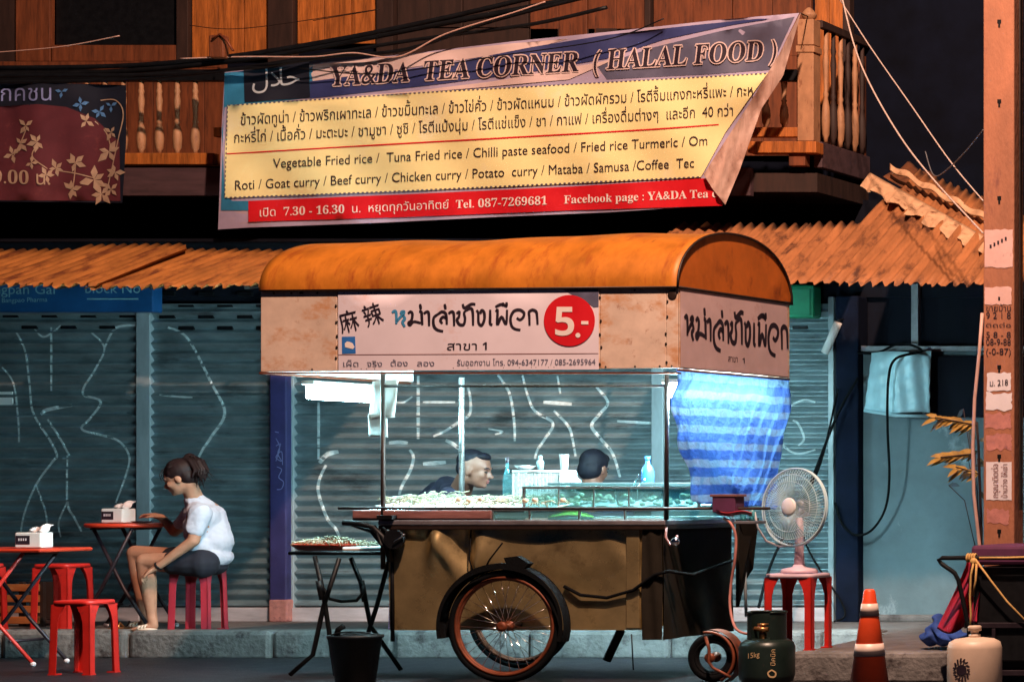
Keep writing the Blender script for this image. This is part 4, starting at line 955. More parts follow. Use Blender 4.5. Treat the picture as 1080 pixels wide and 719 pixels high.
# tubes
tb = obj('tube_light', B().box(FL0.x-.02,FL0.x+.06,.19,.86,1.752,1.775), 'white', cart, bevel=.006)
obj('diffuser', B().box(FL0.x-.01,FL0.x+.05,.21,.84,1.665,1.75), 'tube', tb, bevel=.015)
tb = obj('tube_light', B().box(X_(430,.6),X_(430,.6)+1.25,.57,.65,zc+.205,zc+.238), 'white', cart, bevel=.006, label='unseen extra tube light under the canopy ceiling')  # extra tube out of view, added to brighten counter and shutters
obj('diffuser', B().tube([Vector((X_(430,.6)+.02,.61,zc+.185)),Vector((X_(430,.6)+1.23,.61,zc+.185))],.014,12), 'tubeb', tb)
tb = obj('tube_light', B().box(FR0.x-.20,FR0.x-.10,.0,1.1,1.752,1.775), 'white', cart, bevel=.006)
obj('diffuser', B().box(FR0.x-.16,FR0.x-.08,.0,1.0,1.665,1.75), 'tubec', tb, bevel=.015)
# ---- tarpaulin
def tp(u,v):
    top = (713+121*u, 389+12*u); bot = (735+78*u, 528+9*u)
    px = top[0]+(bot[0]-top[0])*(v**1.6)-9*math.sin(PI*min(1,v*1.1))*(1-u)*.9-3*math.sin(PI*v)*u*.3+1.5*math.sin(v*19+u*3)*(1-u)
    py = top[1]+(bot[1]-top[1])*v+2*math.sin(u*13)*v*v
    Yv = onX(715,-.2,713+121*u)*(1-.25*v)+.05
    w = P(px,py,Yv); w.x += .009*math.sin(u*24+v*4)*v+.02*math.sin(u*9-v*8)*v+.008*math.sin(u*61+v*17); w.y += .012*math.sin(u*18+v*9)
    return w
tq = tag(obj('blue_tarpaulin', slabgrid(tp,70,60,(.002,0,0)), 'tarp', loc=P(770,535,.4), smooth=True), 'blue and white striped plastic tarpaulin glowing at the end of the cart', 'tarpaulin')
# papers hanging from the canopy
pp = tag(obj('hanging_paper', slabgrid(lambda u,v: P(393+27*u-4*v, 402+40*v-2*u, .25+.02*math.sin(v*4+u*2)),6,8,(0,.002,0)), 'paper', loc=P(405,402,.25)), 'upper white paper sheet hanging by the cart post under the canopy', 'paper')
pp = tag(obj('hanging_paper', slabgrid(lambda u,v: P(388+20*u+1*v, 436+24*v+1*u, .22+.02*math.sin(v*3+u)),6,8,(0,.002,0)), 'paper', loc=P(398,436,.22)), 'lower smaller white paper clipped beneath the bigger sheet', 'paper')
# ---- things on the counter
zc0 = Z_(537.5,0)
tr = thing('food_tray','long pale tray of noodles and skewers on the cart counter','tray',P(480,537,.4))
b = slabgrid(lambda u,v: Vector((X_(392,0)+u*1.1, .03+.70*v, zc0+.004+.055*v+(.018 if (u<.01 or u>.99) else 0))),20,6,(0,0,.004)); obj('tray_base', b, 'paper', tr)
obj('tray_rim', B().box(X_(415,.75),X_(602,.75),.735,.755,zc0+.03,Z_(523,.75)), 'paper', tr, bevel=.004)
q = B(); rd = random.Random(21)
for i in range(420):
    u = rd.random(); v = rd.uniform(.05,.9); x = X_(386,0)+u*1.12; z = zc0+.02+.05*v+.03*rd.random()*(1.3 if u < .25 else .7); a = rd.uniform(0,PI); l = rd.uniform(.02,.05)
    p = Vector((x,.03+.66*v,z)); d = Vector((math.cos(a),math.sin(a),rd.uniform(-.4,.5)))*l
    q.tube([p-d,p+Vector((0,0,.01)),p+d],.0032,4)
obj('noodles', q, 'food', tr)
q = B()
for i in range(22): 
    p = Vector((X_(470,0)+rd.random()*.72,.05+rd.random()*.5,zc0+.035+.03*rd.random())); q.ell(p,(.02,.016,.014),n=8)
obj('meat_pieces', q, 'foodb', tr)
# glass case
gc = thing('glass_display_case','low steel framed glass display case glowing on the cart counter','display case',P(645,537,.35))
gx0,gx1,gy0,gy1,gz0,gz1 = X_(553,.12),X_(737,.12),.12,.55,zc0-.0,Z_(514,.12)
b = B()
for (xa,ya) in ((gx0,gy0),(gx1,gy0),(gx0,gy1),(gx1,gy1)): b.box(xa-.008,xa+.008,ya-.008,ya+.008,gz0,gz1)
for z_ in (gz0+.006,gz1): 
    for ya in (gy0,gy1): b.box(gx0-.01,gx1+.01,ya-.01,ya+.01,z_-.007,z_+.007)
    for xa in (gx0,gx1): b.box(xa-.0095,xa+.0095,gy0,gy1,z_-.0065,z_+.0065)
for k in range(1,5): xk = gx0+(gx1-gx0)*k/5; b.box(xk-.004,xk+.004,gy0-.006,gy0+.004,gz0,gz1)
obj('frame', b, 'steel', gc, bevel=.002)
for (n_, bx) in (('front_glass',(gx0,gx1,gy0-.001,gy0+.003,gz0,gz1)),('rear_glass',(gx0,gx1,gy1-.003,gy1+.001,gz0,gz1)),('lid_glass',(gx0,gx1,gy0,gy0+.2,gz1+.008,gz1+.012))): obj(n_, B().box(*bx), 'glass', gc)
obj('steel_lid', B().box(gx0+.02,gx1-.02,gy0+.21,gy1+.12,gz1+.012,gz1+.03), 'steel', gc, bevel=.004)
b = B(); b.grid(lambda u,v: Vector((gx0+.01+(gx1-gx0-.02)*u,gy0+.16+.26*v,gz0+.02+.1*v+.005*math.sin(u*40))),30,6); obj('inner_tray', b, 'white', gc)
q = B()
for i in range(90): q.ell(Vector((gx0+.03+rd.random()*(gx1-gx0-.06),gy0+.03+rd.random()*.36,gz0+.03+.06*rd.random())),(.018,.014,.012),n=8)
obj('skewered_food', q, 'food', gc)
b = B(); b.tube([P(648,512,.2),P(649,522,.14),P(652,530,.14)],.003); b.tube([P(648,512,.2),P(672,515,.2),P(672,528,.14)],.003); obj('lid_handle', b, 'trimdark', gc)
# leaf in the front case
q = slabgrid(lambda u,v: P(578+48*u, 546-5.5*math.sin(PI*u)*(.5+.5*v)-2*v, .02+.12*v),16,4,(0,0,.003)); tag(obj('banana_leaf', q, 'green', loc=P(600,546,.08)), 'green banana leaf lying behind the low front glass', 'leaf')
# white basket
bk = thing('plastic_basket','white perforated plastic basket standing on the counter before the seated cook','basket',P(568,528,.66))
bx0,bx1,by0,by1,bz0,bz1 = X_(541,.6),X_(592,.6),.6,.76,Z_(530,.6),Z_(497,.6)
def lattice(qq,p0,du,dv,nu,nv,t,no):
    for i in range(nu+1):
        a = p0+du*(i/nu); w = t*.5; d = du.normalized()*w
        qq.poly([a-d,a+d,a+d+dv,a-d+dv],no)
    for j in range(nv+1):
        a = p0+dv*(j/nv); d = dv.normalized()*t*.5; qq.poly([a-d+no*.12,a+du-d+no*.12,a+du+d+no*.12,a+d+no*.12],no*.8)
q = B(); lattice(q,Vector((bx0,by0,bz0)),Vector((bx1-bx0,0,0)),Vector((0,0,bz1-bz0)),13,6,.014,Vector((0,.006,0))); lattice(q,Vector((bx0,by1,bz0)),Vector((bx1-bx0,0,0)),Vector((0,0,bz1-bz0)),13,6,.014,Vector((0,.006,0)))
lattice(q,Vector((bx1,by0,bz0)),Vector((0,by1-by0,0)),Vector((0,0,bz1-bz0)),6,6,.014,Vector((-.006,0,0))); lattice(q,Vector((bx0,by0,bz0)),Vector((0,by1-by0,0)),Vector((0,0,bz1-bz0)),6,6,.014,Vector((.006,0,0)))
obj('basket_wall', q, 'white', bk)
q = B(); q.tube([Vector((bx0,by0,bz1)),Vector((bx1,by0,bz1)),Vector((bx1,by1,bz1)),Vector((bx0,by1,bz1))],.008,8,True); q.box(bx0,bx1,by0,by1,bz0-.004,bz0+.004); obj('basket_rim', q, 'white', bk)
t = thing('paper_cup','tall white paper cup standing on the basket rim','cup',Vector((X_(596,.68),.68,bz1))); obj('cup_body', B().lathe([(.018,0),(.02,.002),(.026,.095),(.027,.1),(.024,.1),(.023,.09)],Vector((X_(595,.68),.68,bz1+.004)),16), 'white', t)
t = thing('bowl','small white bowl resting on the plastic basket','bowl',Vector((X_(555,.68),.68,bz1))); obj('bowl_body', B().lathe([(.02,0),(.045,.012),(.06,.03),(.057,.03),(.04,.014),(.01,.006)],Vector((X_(554,.68),.68,bz1+.008)),20), 'white', t)
t = thing('drink_cup','pale blue drinking cup with a round lid on the basket','cup',Vector((X_(573,.68),.68,bz1))); obj('cup_body', B().lathe([(.014,0),(.02,.04),(.021,.05),(.018,.062),(.008,.07),(.012,.085),(.006,.095)],Vector((X_(570,.68),.68,bz1+.004)),14), 'bluesheet', t)
def bottle(px, Yb_, pb, pt, r, mat, capm, label, name='bottle'):
    z0, z1 = Z_(pb,Yb_), Z_(pt,Yb_); h = z1-z0; c = Vector((X_(px,Yb_),Yb_,z0)); t = thing(name,label,'bottle',c)
    obj('bottle_body', B().lathe([(r*.9,0),(r,.03*h),(r,.55*h),(r*.8,.66*h),(r*.38,.78*h),(r*.36,.9*h)],c,18), mat, t); obj('bottle_cap', B().lathe([(r*.42,.88*h),(r*.44,.9*h),(r*.44,h),(r*.3,h)],c,14), capm, t)
bottle(535,.62,533,482,.024,'glass','ink','dark capped clear bottle beside the white basket')
bottle(683,.62,516,481,.036,'blueplastic','blueplastic','blue plastic squeeze bottle at the end of the display case')
t = thing('sauce_bottle','cyan squeeze bottle half hidden behind the display case','bottle',P(607,520,.6)); obj('bottle_body', B().lathe([(.03,0),(.032,.05),(.03,.09),(.01,.11),(.004,.14)],P(607,522,.6),14), 'bluesheet', t)
t = thing('tongs','thin steel tongs leaning out of the display case','tongs',P(668,516,.3)); 
obj('tong_arm', B().tube([P(668,518,.3),P(680,505,.25)],.0035), 'chrome', t); obj('tong_arm', B().tube([P(665,518,.28),P(674,500,.25)],.0035), 'chrome', t)
# things at the end of the cart
t = thing('sauce_caddy','dark red sauce box fixed on the rail below the striped tarpaulin','box',P(770,540,-.05))
obj('box_body', B().box(X_(757,-.05),X_(781,-.05),-.12,.0,Z_(540,-.05),Z_(522,-.05)), 'purpleslab', t, bevel=.006)
obj('lid', B().box(X_(755,-.05),X_(783,-.05),-.125,.005,Z_(524,-.05)+.002,Z_(521,-.05)), 'boardred', t, bevel=.003)
obj('red_rag', slabgrid(lambda u,v: P(755+38*u,538+4*u+3*v+2*math.sin(u*6),-.12+.06*v),12,4,(0,0,.006)), 'redplastic2', t, smooth=True)
t = thing('cup_rack','small rack holding two clear tumblers at the rail end','rack',P(791,548,-.05))
obj('rack_shelf', B().box(X_(778,-.05),X_(800,-.05),-.1,.05,Z_(552,-.05),Z_(549,-.05)), 'greymetal', t, bevel=.003)
for px_ in (784,793): obj('tumbler', B().lathe([(.015,0),(.02,.07),(.018,.07),(.013,.005)],P(px_,549,-.03),14), 'glass', t)
obj('side_flap', B().poly([P(776,548,.2),P(797,546,.5),P(791,600,.5),P(783,612,.5),P(776,640,.2)],(.01,.02,0)), 'clothblack', t)
gh = cable('gas_hose',[P(763,546,-.08),P(771,552,-.1),P(776,566,-.1),P(775,590,-.1),P(771,615,-.08),P(770,640,-.1),P(776,662,-.15),P(790,668,-.22),P(800,661,-.3),P(804,658,-.3)],.008,'hose','pink rubber gas hose running down the cart end to the green cylinder')
tag(obj('white_cord', B().tube([P(796,540,.1),P(799,556,.15),P(808,570,.2),P(822,576,.3),P(836,574,.4)],.006), 'white', loc=P(808,560,.2)), 'white cord curving from the cart rail to the fan', 'cord')
tag(obj('cyan_pipe', B().tube([P(785,582,.4),P(787,650,.4)],.009), 'shutterlight', loc=P(786,650,.4)), 'thin pale upright pipe between the cart end and the fan', 'pipe')
# ================================================================ STOOLS AND TABLES
def make_stool(name, label, c, group, mat, seatmat=None, yaw=0., h=.45, st=.112, sb=.126):
    c = Vector(c); t = thing(name, label, 'stool', c, group); R = Matrix.Rotation(yaw,4,'Z')
    def W(x,y,z): return c+(R @ Vector((x,y,z)))
    # seat: rounded square dish with a skirt
    def prof(a, r, z):
        e = .17; x = math.copysign(abs(math.cos(a))**(2*e),math.cos(a))*r; y = math.copysign(abs(math.sin(a))**(2*e),math.sin(a))*r
        return W(x,y,z)
    b = B(); n = 40
    rings = [[b.b.verts.new(prof(2*PI*(i+.5)/n, r, z)) for i in range(n)] for r, z in ((st*.2,h-.006),(st*.75,h-.006),(st*.9,h-.001),(st*1.05,h),(st*1.09,h-.005),(st*1.1,h-.026),(st*.99,h-.026),(st*.95,h-.012),(st*.2,h-.014))]
    for i in range(len(rings)-1):
        for j in range(n): b.b.faces.new((rings[i][j],rings[i][(j+1)%n],rings[i+1][(j+1)%n],rings[i+1][j])).smooth = True
    b.b.faces.new(rings[0]); b.b.faces.new(rings[-1][::-1])
    obj('seat', b, seatmat or mat, t)
    for sx in (-1,1):
        for sy in (-1,1):
            b = B()
            for ax in (0,1):
                pts = []
                hw0, hw1 = .085, .042
                # L-shaped leg: each leaf widens in an arch towards the seat
                for k in range(9):
                    v = k/8; z = h-.024-(h-.024)*v; s_ = st*1.04+(sb-st*1.04)*((h-z)/h)
                    w = hw1+(hw0-hw1)*max(0,1-v*3.2)**2; pts.append((s_, w, z))
                outer = [(s_,z) for s_,w,z in pts]; 
                vs = []
                for s_,w,z in pts:
                    if ax == 0: a_ = (sx*s_, sy*s_, z); b_ = (sx*(s_-w), sy*s_, z); nn = (0,-sy*.006,0)
                    else: a_ = (sx*s_, sy*s_, z); b_ = (sx*s_, sy*(s_-w), z); nn = (-sx*.006,0,0)
                    vs.append((W(*a_),W(*b_),R@Vector(nn)))
                for k in range(8):
                    a0,b0,n0 = vs[k]; a1,b1,_ = vs[k+1]; b.poly([a0,b0,b1,a1],n0)
            s0 = sb; b.obox(Matrix.Translation(W(sx*(s0-.022),sy*(s0-.022),.004))@R,.05,.05,.008)
            obj('leg', b, mat, t)
    return t
SG = 'plastic stools around the folding tables'
make_stool('plastic_stool','bright red plastic stool empty on the road before the woman',(X_(89,.54),.54,0),SG,'redplastic')
make_stool('plastic_stool','red plastic stool with the seated woman on it',(X_(209,2.14),2.14,KZ),SG,'redplastic2',yaw=.12)
make_stool('plastic_stool','red plastic stool behind the tissue box table, mostly hidden',(X_(66,2.15),2.15,KZ+.0),SG,'redplastic')
make_stool('plastic_stool','red stool cut by the photo edge under the near table',(X_(-26,2.12),2.12,KZ),SG,'redplastic')
make_stool('plastic_stool','faded purple stool under the man in the dark shirt',(X_(441,2.18),2.18,KZ),'stools behind the cart','purpleplastic')
make_stool('plastic_stool','faded purple stool under the man showing his back',(X_(634,2.25),2.25,KZ),'stools behind the cart','purpleplastic')
make_stool('plastic_stool','red stool with a pale pink seat carrying the electric fan',(X_(842,.28),.28,KZ),None,'redplastic','paleplastic',h=.455,st=.135,sb=.14)
def x_table(label, c, w, d, h, group, near, tubes=('redtube','darktube'), foot=.28, rnd=False):
    c = Vector(c); t = thing('folding_table',label,'table',c,group)
    b = B()
    if rnd: b.lathe([(w/2-.01,h-.028),(w/2,h-.02),(w/2,h-.006),(w/2-.006,h)],c,40)
    else: b.box(c.x-w/2,c.x+w/2,c.y-d/2,c.y+d/2,c.z+h-.025,c.z+h)
    obj('tabletop', b, near, t, bevel=0 if rnd else .012)
    for k, sy in enumerate((-1,1)):
        y = c.y+sy*(d/2-.05)*.8
        for j, sx in enumerate((-1,1)):
            mt = tubes[0] if sy < 0 else tubes[1]
            top = Vector((c.x-sx*(w*.30),y+.02*j,c.z+h-.03)); bot = Vector((c.x+sx*foot,y+.02*j,c.z+.02)); 
            mid = top+(bot-top)*.62; mid.x += sx*.0
            l = obj('leg', B().tube([top,mid,bot+Vector((sx*.035,0,0))],.0115), mt, t)
            obj('foot_cap', B().ell(bot+Vector((sx*.035,0,-.004)),(.017,.017,.017),n=10), 'posterwhite', l)
    b = B(); 
    for sx in (-1,1):
        b.tube([Vector((c.x+sx*foot*.62,c.y-(d/2-.05)*.8,c.z+.16)),Vector((c.x+sx*foot*.62,c.y+(d/2-.05)*.8,c.z+.16))],.009)
        b.tube([Vector((c.x+sx*w*.30,c.y-(d/2-.05)*.8,c.z+h-.035)),Vector((c.x+sx*w*.30,c.y+(d/2-.05)*.8,c.z+h-.035))],.009)
    obj('cross_bar', b, tubes[1], t); return t
x_table('red topped folding table on the road with red and dark crossed legs',(X_(0,1.23),1.23,0),.86,.46,.75,'red folding tables','redtable',foot=.27)
x_table('smaller red folding table on the pavement in front of the woman',(X_(133,2.35),2.35,KZ),.47,.44,.72,'red folding tables','redtable',tubes=('darktube','darktube'),foot=.2,rnd=True)
def tissue_box(label, px, Yb_, top, yaw):
    z = top; c = Vector((X_(px,Yb_),Yb_,z)); t = thing('tissue_box',label,'tissue box',c,'white tissue boxes on the tables'); R = Matrix.Translation(c)@Matrix.Rotation(yaw,4,'Z')
    b = B().obox(R@Matrix.Translation((0,0,.05)),.16,.115,.098); obj('box_body', b, 'white', t, bevel=.008)
    b = B().obox(R@Matrix.Translation((-.03,-.0585,.052)),.085,.002,.055); pn = obj('front_panel', b, 'ink', t)
    q = B()
    for k in range(4): q.obox(R@Matrix.Translation((-.052+k*.014,-.0605,.055)),.007,.001,.016)
    obj('label_print', q, 'posterwhite', pn)
    def f(u,v): 
        return R@Vector((-.03+.10*u+.03*v+.01*math.sin(v*6), -.02+.05*v*u+.012*math.sin(u*7), .10+.055*v*(.4+.6*u)+.008*math.sin(u*11)))
    obj('tissue', slabgrid(f,10,8,(0,.0015,0)), 'tissue', t)
tissue_box('white tissue box on the nearer red table',36,1.1,.752,.05)
tissue_box('white tissue box with a tall pulled tissue beside the woman',125,2.3,KZ+.722,-.1)
t = thing('plate','dark plate and phone on the table by the hand of the woman','plate',Vector((X_(156,2.3),2.3,KZ+.722))); obj('plate_body', B().lathe([(.02,0),(.05,.004),(.07,.014),(.067,.014),(.045,.006)],Vector((X_(150,2.25),2.25,KZ+.722)),20), 'darktube', t)
# crate behind tables
t = thing('wooden_crate','low orange slatted crate under the near red table','crate',(X_(25,2.6),2.6,KZ))
b = B()
for k in range(4): b.box(X_(2,2.6),X_(46,2.6),2.55,2.57,KZ+.02+k*.075,KZ+.07+k*.075)
obj('front_slats', b, 'crate', t, bevel=.004)
b = B(); 
for p in (3,23,44): b.box(X_(p,2.6),X_(p,2.6)+.03,2.571,2.6,KZ,KZ+.31)
b.box(X_(2,2.6),X_(46,2.6),2.6,2.85,KZ+.02,KZ+.04); b.box(X_(2,2.6),X_(46,2.6),2.85,2.87,KZ+.02,KZ+.3); obj('crate_frame', b, 'wood3', t)
# side table with tray
st_ = thing('side_table','black folding stand holding a red tray of noodles at the cart end','table',(X_(357,.42),.42,0))
zt_ = .745; tx0,tx1 = X_(306,.2),X_(411,.2)
b = B(); b.tube([Vector((tx0,.2,zt_)),Vector((tx1,.2,zt_)),Vector((tx1-.0,.66,zt_)),Vector((tx0,.66,zt_))],.012,8,True); obj('top_frame', b, 'black', st_)
def TT(px,py,Y_): return P(px,py,Y_)
lg1 = [TT(333,585,.2),TT(343,635,.2),TT(348,655,.2),TT(356,712,.2)]
obj('leg', B().tube([P(332,586,.2),P(341,625,.2),P(354,712,.2)],.013), 'black', st_)
obj('leg', B().tube([P(358,588,.2),P(341,640,.2),P(330,690,.2),P(306,711,.2)],.013), 'black', st_)
obj('leg', B().tube([P(370,588,.55),P(383,620,.55),P(391,660,.55),P(423,706,.55)],.013), 'black', st_)
obj('leg', B().tube([P(410,592,.55),P(397,640,.55),P(388,668,.55),P(382,708,.55)],.013), 'black', st_)
obj('brace', B().tube([P(341,620,.25),P(347,631,.27),P(360,634,.35),P(376,633,.45),P(382,626,.5),P(383,616,.53)],.010), 'black', st_)
obj('folding_catch', B().tube([P(336,612,.19),P(340,632,.19)],.017), 'black', st_)
obj('folding_catch', B().tube([P(381,612,.53),P(385,634,.53)],.017), 'black', st_)
tr2 = thing('red_tray','red round tray heaped with pale noodles on the black stand','tray',Vector(((tx0+tx1)/2-.05,.42,zt_)))
obj('tray_body', B().lathe([(.12,.012),(.15,.014),(.185,.045),(.19,.05),(.182,.05),(.148,.02)],Vector((X_(345,.4),.4,zt_+.0)),36), 'redtable', tr2)
q = B(); rd = random.Random(4)
for i in range(240):
    r_ = .17*math.sqrt(rd.random()); a = rd.uniform(0,2*PI); p = Vector((X_(347,.4)+r_*math.cos(a)*1.1,.4+r_*math.sin(a),zt_+.05+.045*rd.random()*(1-r_/.2))); d = Vector((math.cos(a*3),math.sin(a*5),rd.uniform(-.4,.7)))*rd.uniform(.015,.035); q.tube([p-d,p+Vector((0,0,.008)),p+d],.003,4)
obj('noodles', q, 'food', tr2)
tr3 = thing('foil_tray','shallow foil tray of pale food beside the red tray','tray',Vector((X_(390,.42),.42,zt_)))
b = B(); b.box(X_(366,.3),X_(409,.3),.25,.6,zt_+.01,zt_+.035); obj('tray_body', b, 'paper', tr3, bevel=.008)
q = B()
for i in range(150): 
    p = Vector((X_(368,.3)+rd.random()*(X_(407,.3)-X_(368,.3)),.27+rd.random()*.3,zt_+.045+.02*rd.random())); d = Vector((rd.uniform(-1,1),rd.uniform(-1,1),rd.uniform(-.2,.5)))*.02; q.tube([p-d,p+d],.003,4)
obj('noodles', q, 'food', tr3)
# bucket
bc = Vector((X_(375,-.25),-.25,0)); t = thing('bucket','black plastic bucket on the road below the black stand','bucket',bc)
s_ = S(-.25); zr = EYE+(508-669)/s_
obj('bucket_body', B().lathe([(.095,0),(.1,.005),(.132,zr-.02),(.142,zr-.018),(.142,zr),(.128,zr),(.1,.05),(.02,.04)],bc,36), 'black', t)
obj('bucket_handle', B().tube([bc+Vector((.138*math.cos(a),-.02,zr-.012+.03*math.sin(a))) for a in [PI*i/12 for i in range(13)]],.005), 'black', t)
q = B(); q.tube([bc+Vector((-.11,.0,zr-.01)),bc+Vector((-.10,0,zr+.03)),bc+Vector((-.07,0,zr+.05))],.016); q.ell(bc+Vector((-.02,.02,zr-.03)),(.09,.09,.045)); obj('rubbish_bag', q, 'blackrub', t)
# ================================================================ FAN
fc = P(834,535,.28); t = thing('electric_fan','white electric table fan with a round wire guard standing on a stool','fan',Vector((X_(842,.28),.28,KZ+.455)))
zb_ = KZ+.457; xb = X_(843,.28)
obj('base', B().lathe([(.1,0),(.105,.01),(.095,.025),(.04,.036),(.03,.05)],Vector((xb,.28,zb_)),30), 'paleplastic', t)
obj('stand', B().tube([Vector((xb,.28,zb_+.03)),Vector((xb,.28,zb_+.12)),Vector((xb+.0,.28,fc.z-.06))],[.032,.026,.024],14), 'paleplastic', t)
yaw = math.radians(252); pit = math.radians(-4)
F = Vector((math.cos(yaw)*math.cos(pit),math.sin(yaw)*math.cos(pit),-math.sin(pit))); Rf = F.to_track_quat('Z','Y').to_matrix().to_4x4()
hc = Vector((xb,.28,fc.z))
obj('motor_housing', B().lathe([(.01,-.11),(.04,-.1),(.052,-.06),(.052,-.01),(.03,.01)],hc,20,Rf), 'white', t)
RG = .232; q = B()
def gp(r,a,z): return hc+Rf@Vector((r*math.cos(a),r*math.sin(a),z))
for zz, rr, th in ((.03,RG,.0055),(.045,RG,.0055)): q.tube([gp(rr,2*PI*i/64,zz) for i in range(64)],th,6,True)
for i in range(72):
    a = 2*PI*i/72; q.tube([gp(.045,a,.085),gp(.13,a+.12,.083),gp(.2,a+.2,.07),gp(RG,a+.24,.04)],.0013,4)
    q.tube([gp(.05,a,.0),gp(.14,a,-.02),gp(.2,a,-.005),gp(RG,a,.03)],.0011,4)
for rr, zz in ((.15,.082),(.195,.072)): q.tube([gp(rr,2*PI*i/48,zz) for i in range(48)],.0016,4,True)
obj('guard', q, 'cyantint_white', t)  # cyan tint of the guard is tube light put into the colour
obj('guard_badge', B().lathe([(.052,.078),(.053,.088),(.045,.094),(.01,.096)],hc,28,Rf), 'white', t)
q = B()
for k in range(3):
    a0 = 2*PI*k/3+.3
    q.grid(lambda u,v: gp(.03+.165*u, a0+(v-.5)*(1.0+.7*u), .045+.022*(v-.5)*2*(1-.3*u)),12,10)
q.lathe([(.03,.03),(.032,.06),(.01,.065)],hc,18,Rf); obj('blades', q, 'fanblade', t)
# ================================================================ CONE, CYLINDERS
CY = -2.45; s_ = S(CY); cc = Vector((X_(917,CY),CY,0)); zt2 = EYE+(508-621)/s_
t = thing('traffic_cone','orange red traffic cone with two white bands before the pavement','traffic cone',cc)
def cr(py):       # radius at pixel row
    return max(.02, ((5.8+(py-621)*.150)/s_)/1.08)
def zz(py): return EYE+(508-py)/s_
zlow = .03
rl = cr(508+EYE*s_)
H = zt2; rr_ = lambda z: cr(508+(EYE-z)*s_)
obj('cone_body', B().lathe([(rr_(zlow),zlow),(rr_(H-.01),H-.01),(rr_(H)-.006,H),(rr_(H)-.012,H-.004),(rr_(H)-.012,H-.05)],cc,40), 'conered', t)
for a_, c_ in ((636,649),(678,691)): obj('reflective_band', B().lathe([(rr_(zz(c_))+.003,zz(c_)),(rr_(zz(a_))+.003,zz(a_)),(rr_(zz(a_)),zz(a_))],cc,40), 'conewhite', t)
obj('cone_base', B().box(cc.x-.17,cc.x+.17,CY-.17,CY+.17,0,.03), 'blackrub', t, bevel=.01)
GY = -1.5; gcx = Vector((X_(1028,GY),GY,0)); s_ = S(GY); ztop = EYE+(508-672)/s_; R_ = 29/s_/1.06
t = thing('gas_cylinder','small cream gas cylinder with a black emblem beside the black trolley','gas cylinder',gcx)
obj('cylinder_body', B().lathe([(R_*.7,.01),(R_*.92,.025),(R_,.06),(R_,ztop-.055),(R_*.93,ztop-.022),(R_*.72,ztop-.006),(R_*.25,ztop+.003)],gcx,40), 'gaswhite', t, smooth=True)
obj('valve', B().lathe([(.03,ztop),(.03,ztop+.018),(.02,ztop+.02),(.02,ztop+.035),(.034,ztop+.037),(.034,ztop+.06),(.028,ztop+.064),(.01,ztop+.064)],gcx,18), 'gaswhite', t)
q = B(); yf = onCyl(gcx, R_)
q = disc((1014,706),5.5,yf,.004,n=20)
for i in range(14):
    a = 2*PI*i/14; ribbon([(1014+6*math.cos(a),706+8*math.sin(a)),(1014+9*math.cos(a+.2),706+12.5*math.sin(a+.2))],2.2,yf,.004,q,n=3)
obj('emblem', q, 'ink', t)
GY2 = -.32; gc2 = Vector((X_(809,GY2),GY2,0)); s_ = S(GY2); zs = EYE+(508-673)/s_; zcol = EYE+(508-645)/s_; R_2 = 29.5/s_/1.08
t = thing('gas_cylinder','dark green gas cylinder with gold stencil lettering beside the small cart wheel','gas cylinder',gc2)
obj('cylinder_body', B().lathe([(R_2*.7,.01),(R_2*.93,.025),(R_2,.06),(R_2,zs-.05),(R_2*.94,zs-.02),(R_2*.75,zs-.003),(R_2*.2,zs+.004)],gc2,40), 'gasgreen', t, smooth=True)
q = B(); q.grid(lambda u,v: gc2+Vector((R_2*.70*math.cos(2*PI*(.84+u*.84)+.0),R_2*.70*math.sin(2*PI*(.84+u*.84)),zs-.01+(zcol-zs+.01)*v)),40,2)
q.tube([gc2+Vector((R_2*.70*math.cos(2*PI*(.84+i/40*.84)),R_2*.70*math.sin(2*PI*(.84+i/40*.84)),zcol)) for i in range(41)],.006,6); obj('collar', q, 'gasgreen', t)
q = B(); q.lathe([(.02,zs),(.02,zs+.04),(.012,zs+.045),(.012,zs+.075),(.03,zs+.078),(.03,zs+.088),(.008,zs+.09)],gc2+Vector((-.01,-.03,0)),16); q.tube([gc2+Vector((-.045,-.06,zs+.06)),gc2+Vector((.03,-.05,zs+.055))],.014,10); obj('valve', q, 'copper', t)
yf2 = onCyl(gc2, R_2)
q = B()
for v, tt in glyphs('ปิคนิค', .03):
    vs = [q.b.verts.new(P(816-p.y*7+2, 702-p.x*7.5, yf2(816-p.y*7+2,0))+Vector((0,-.004,0))) for p in v]
    for f in tt:
        try: q.b.faces.new([vs[k] for k in f])
        except ValueError: pass
write('15kg', (789,694),(801,692), 8, yf2, .004,.02,q=q)
ribbon([(814,706),(818,709),(817,713),(812,713),(810,709),(814,706)],1.8,yf2,.004,q)
obj('stencil_lettering', q, 'goldink', t)
# ================================================================ BLACK TROLLEY
TY = -.4; t = thing('black_trolley','black boxy trolley with a bent tubular handle beside the concrete post','trolley',(X_(1060,TY),TY,0))
obj('trolley_box', B().box(X_(1026,TY),X_(1026,TY)+1.1,TY,TY+.55,.14,Z_(598,TY)), 'black', t, bevel=.01)
obj('padded_top', B().box(X_(1023,TY)-.02,X_(1023,TY)+1.12,TY+.06,TY+.6,Z_(596,TY),Z_(575,TY+.06)), 'purpleslab', t, bevel=.02)
b = B(); b.box(X_(1018,TY),X_(1018,TY)+1.1,TY-.02,TY-.002,Z_(662,TY),Z_(656,TY)); b.box(X_(1047,TY),X_(1051,TY),TY-.02,TY-.002,Z_(706,TY),Z_(662,TY)-.001); b.box(X_(1018,TY),X_(1018,TY)+1.1,TY-.025,TY-.002,Z_(712,TY),Z_(706,TY)); obj('shelf_rails', b, 'darktube', t, bevel=.004)
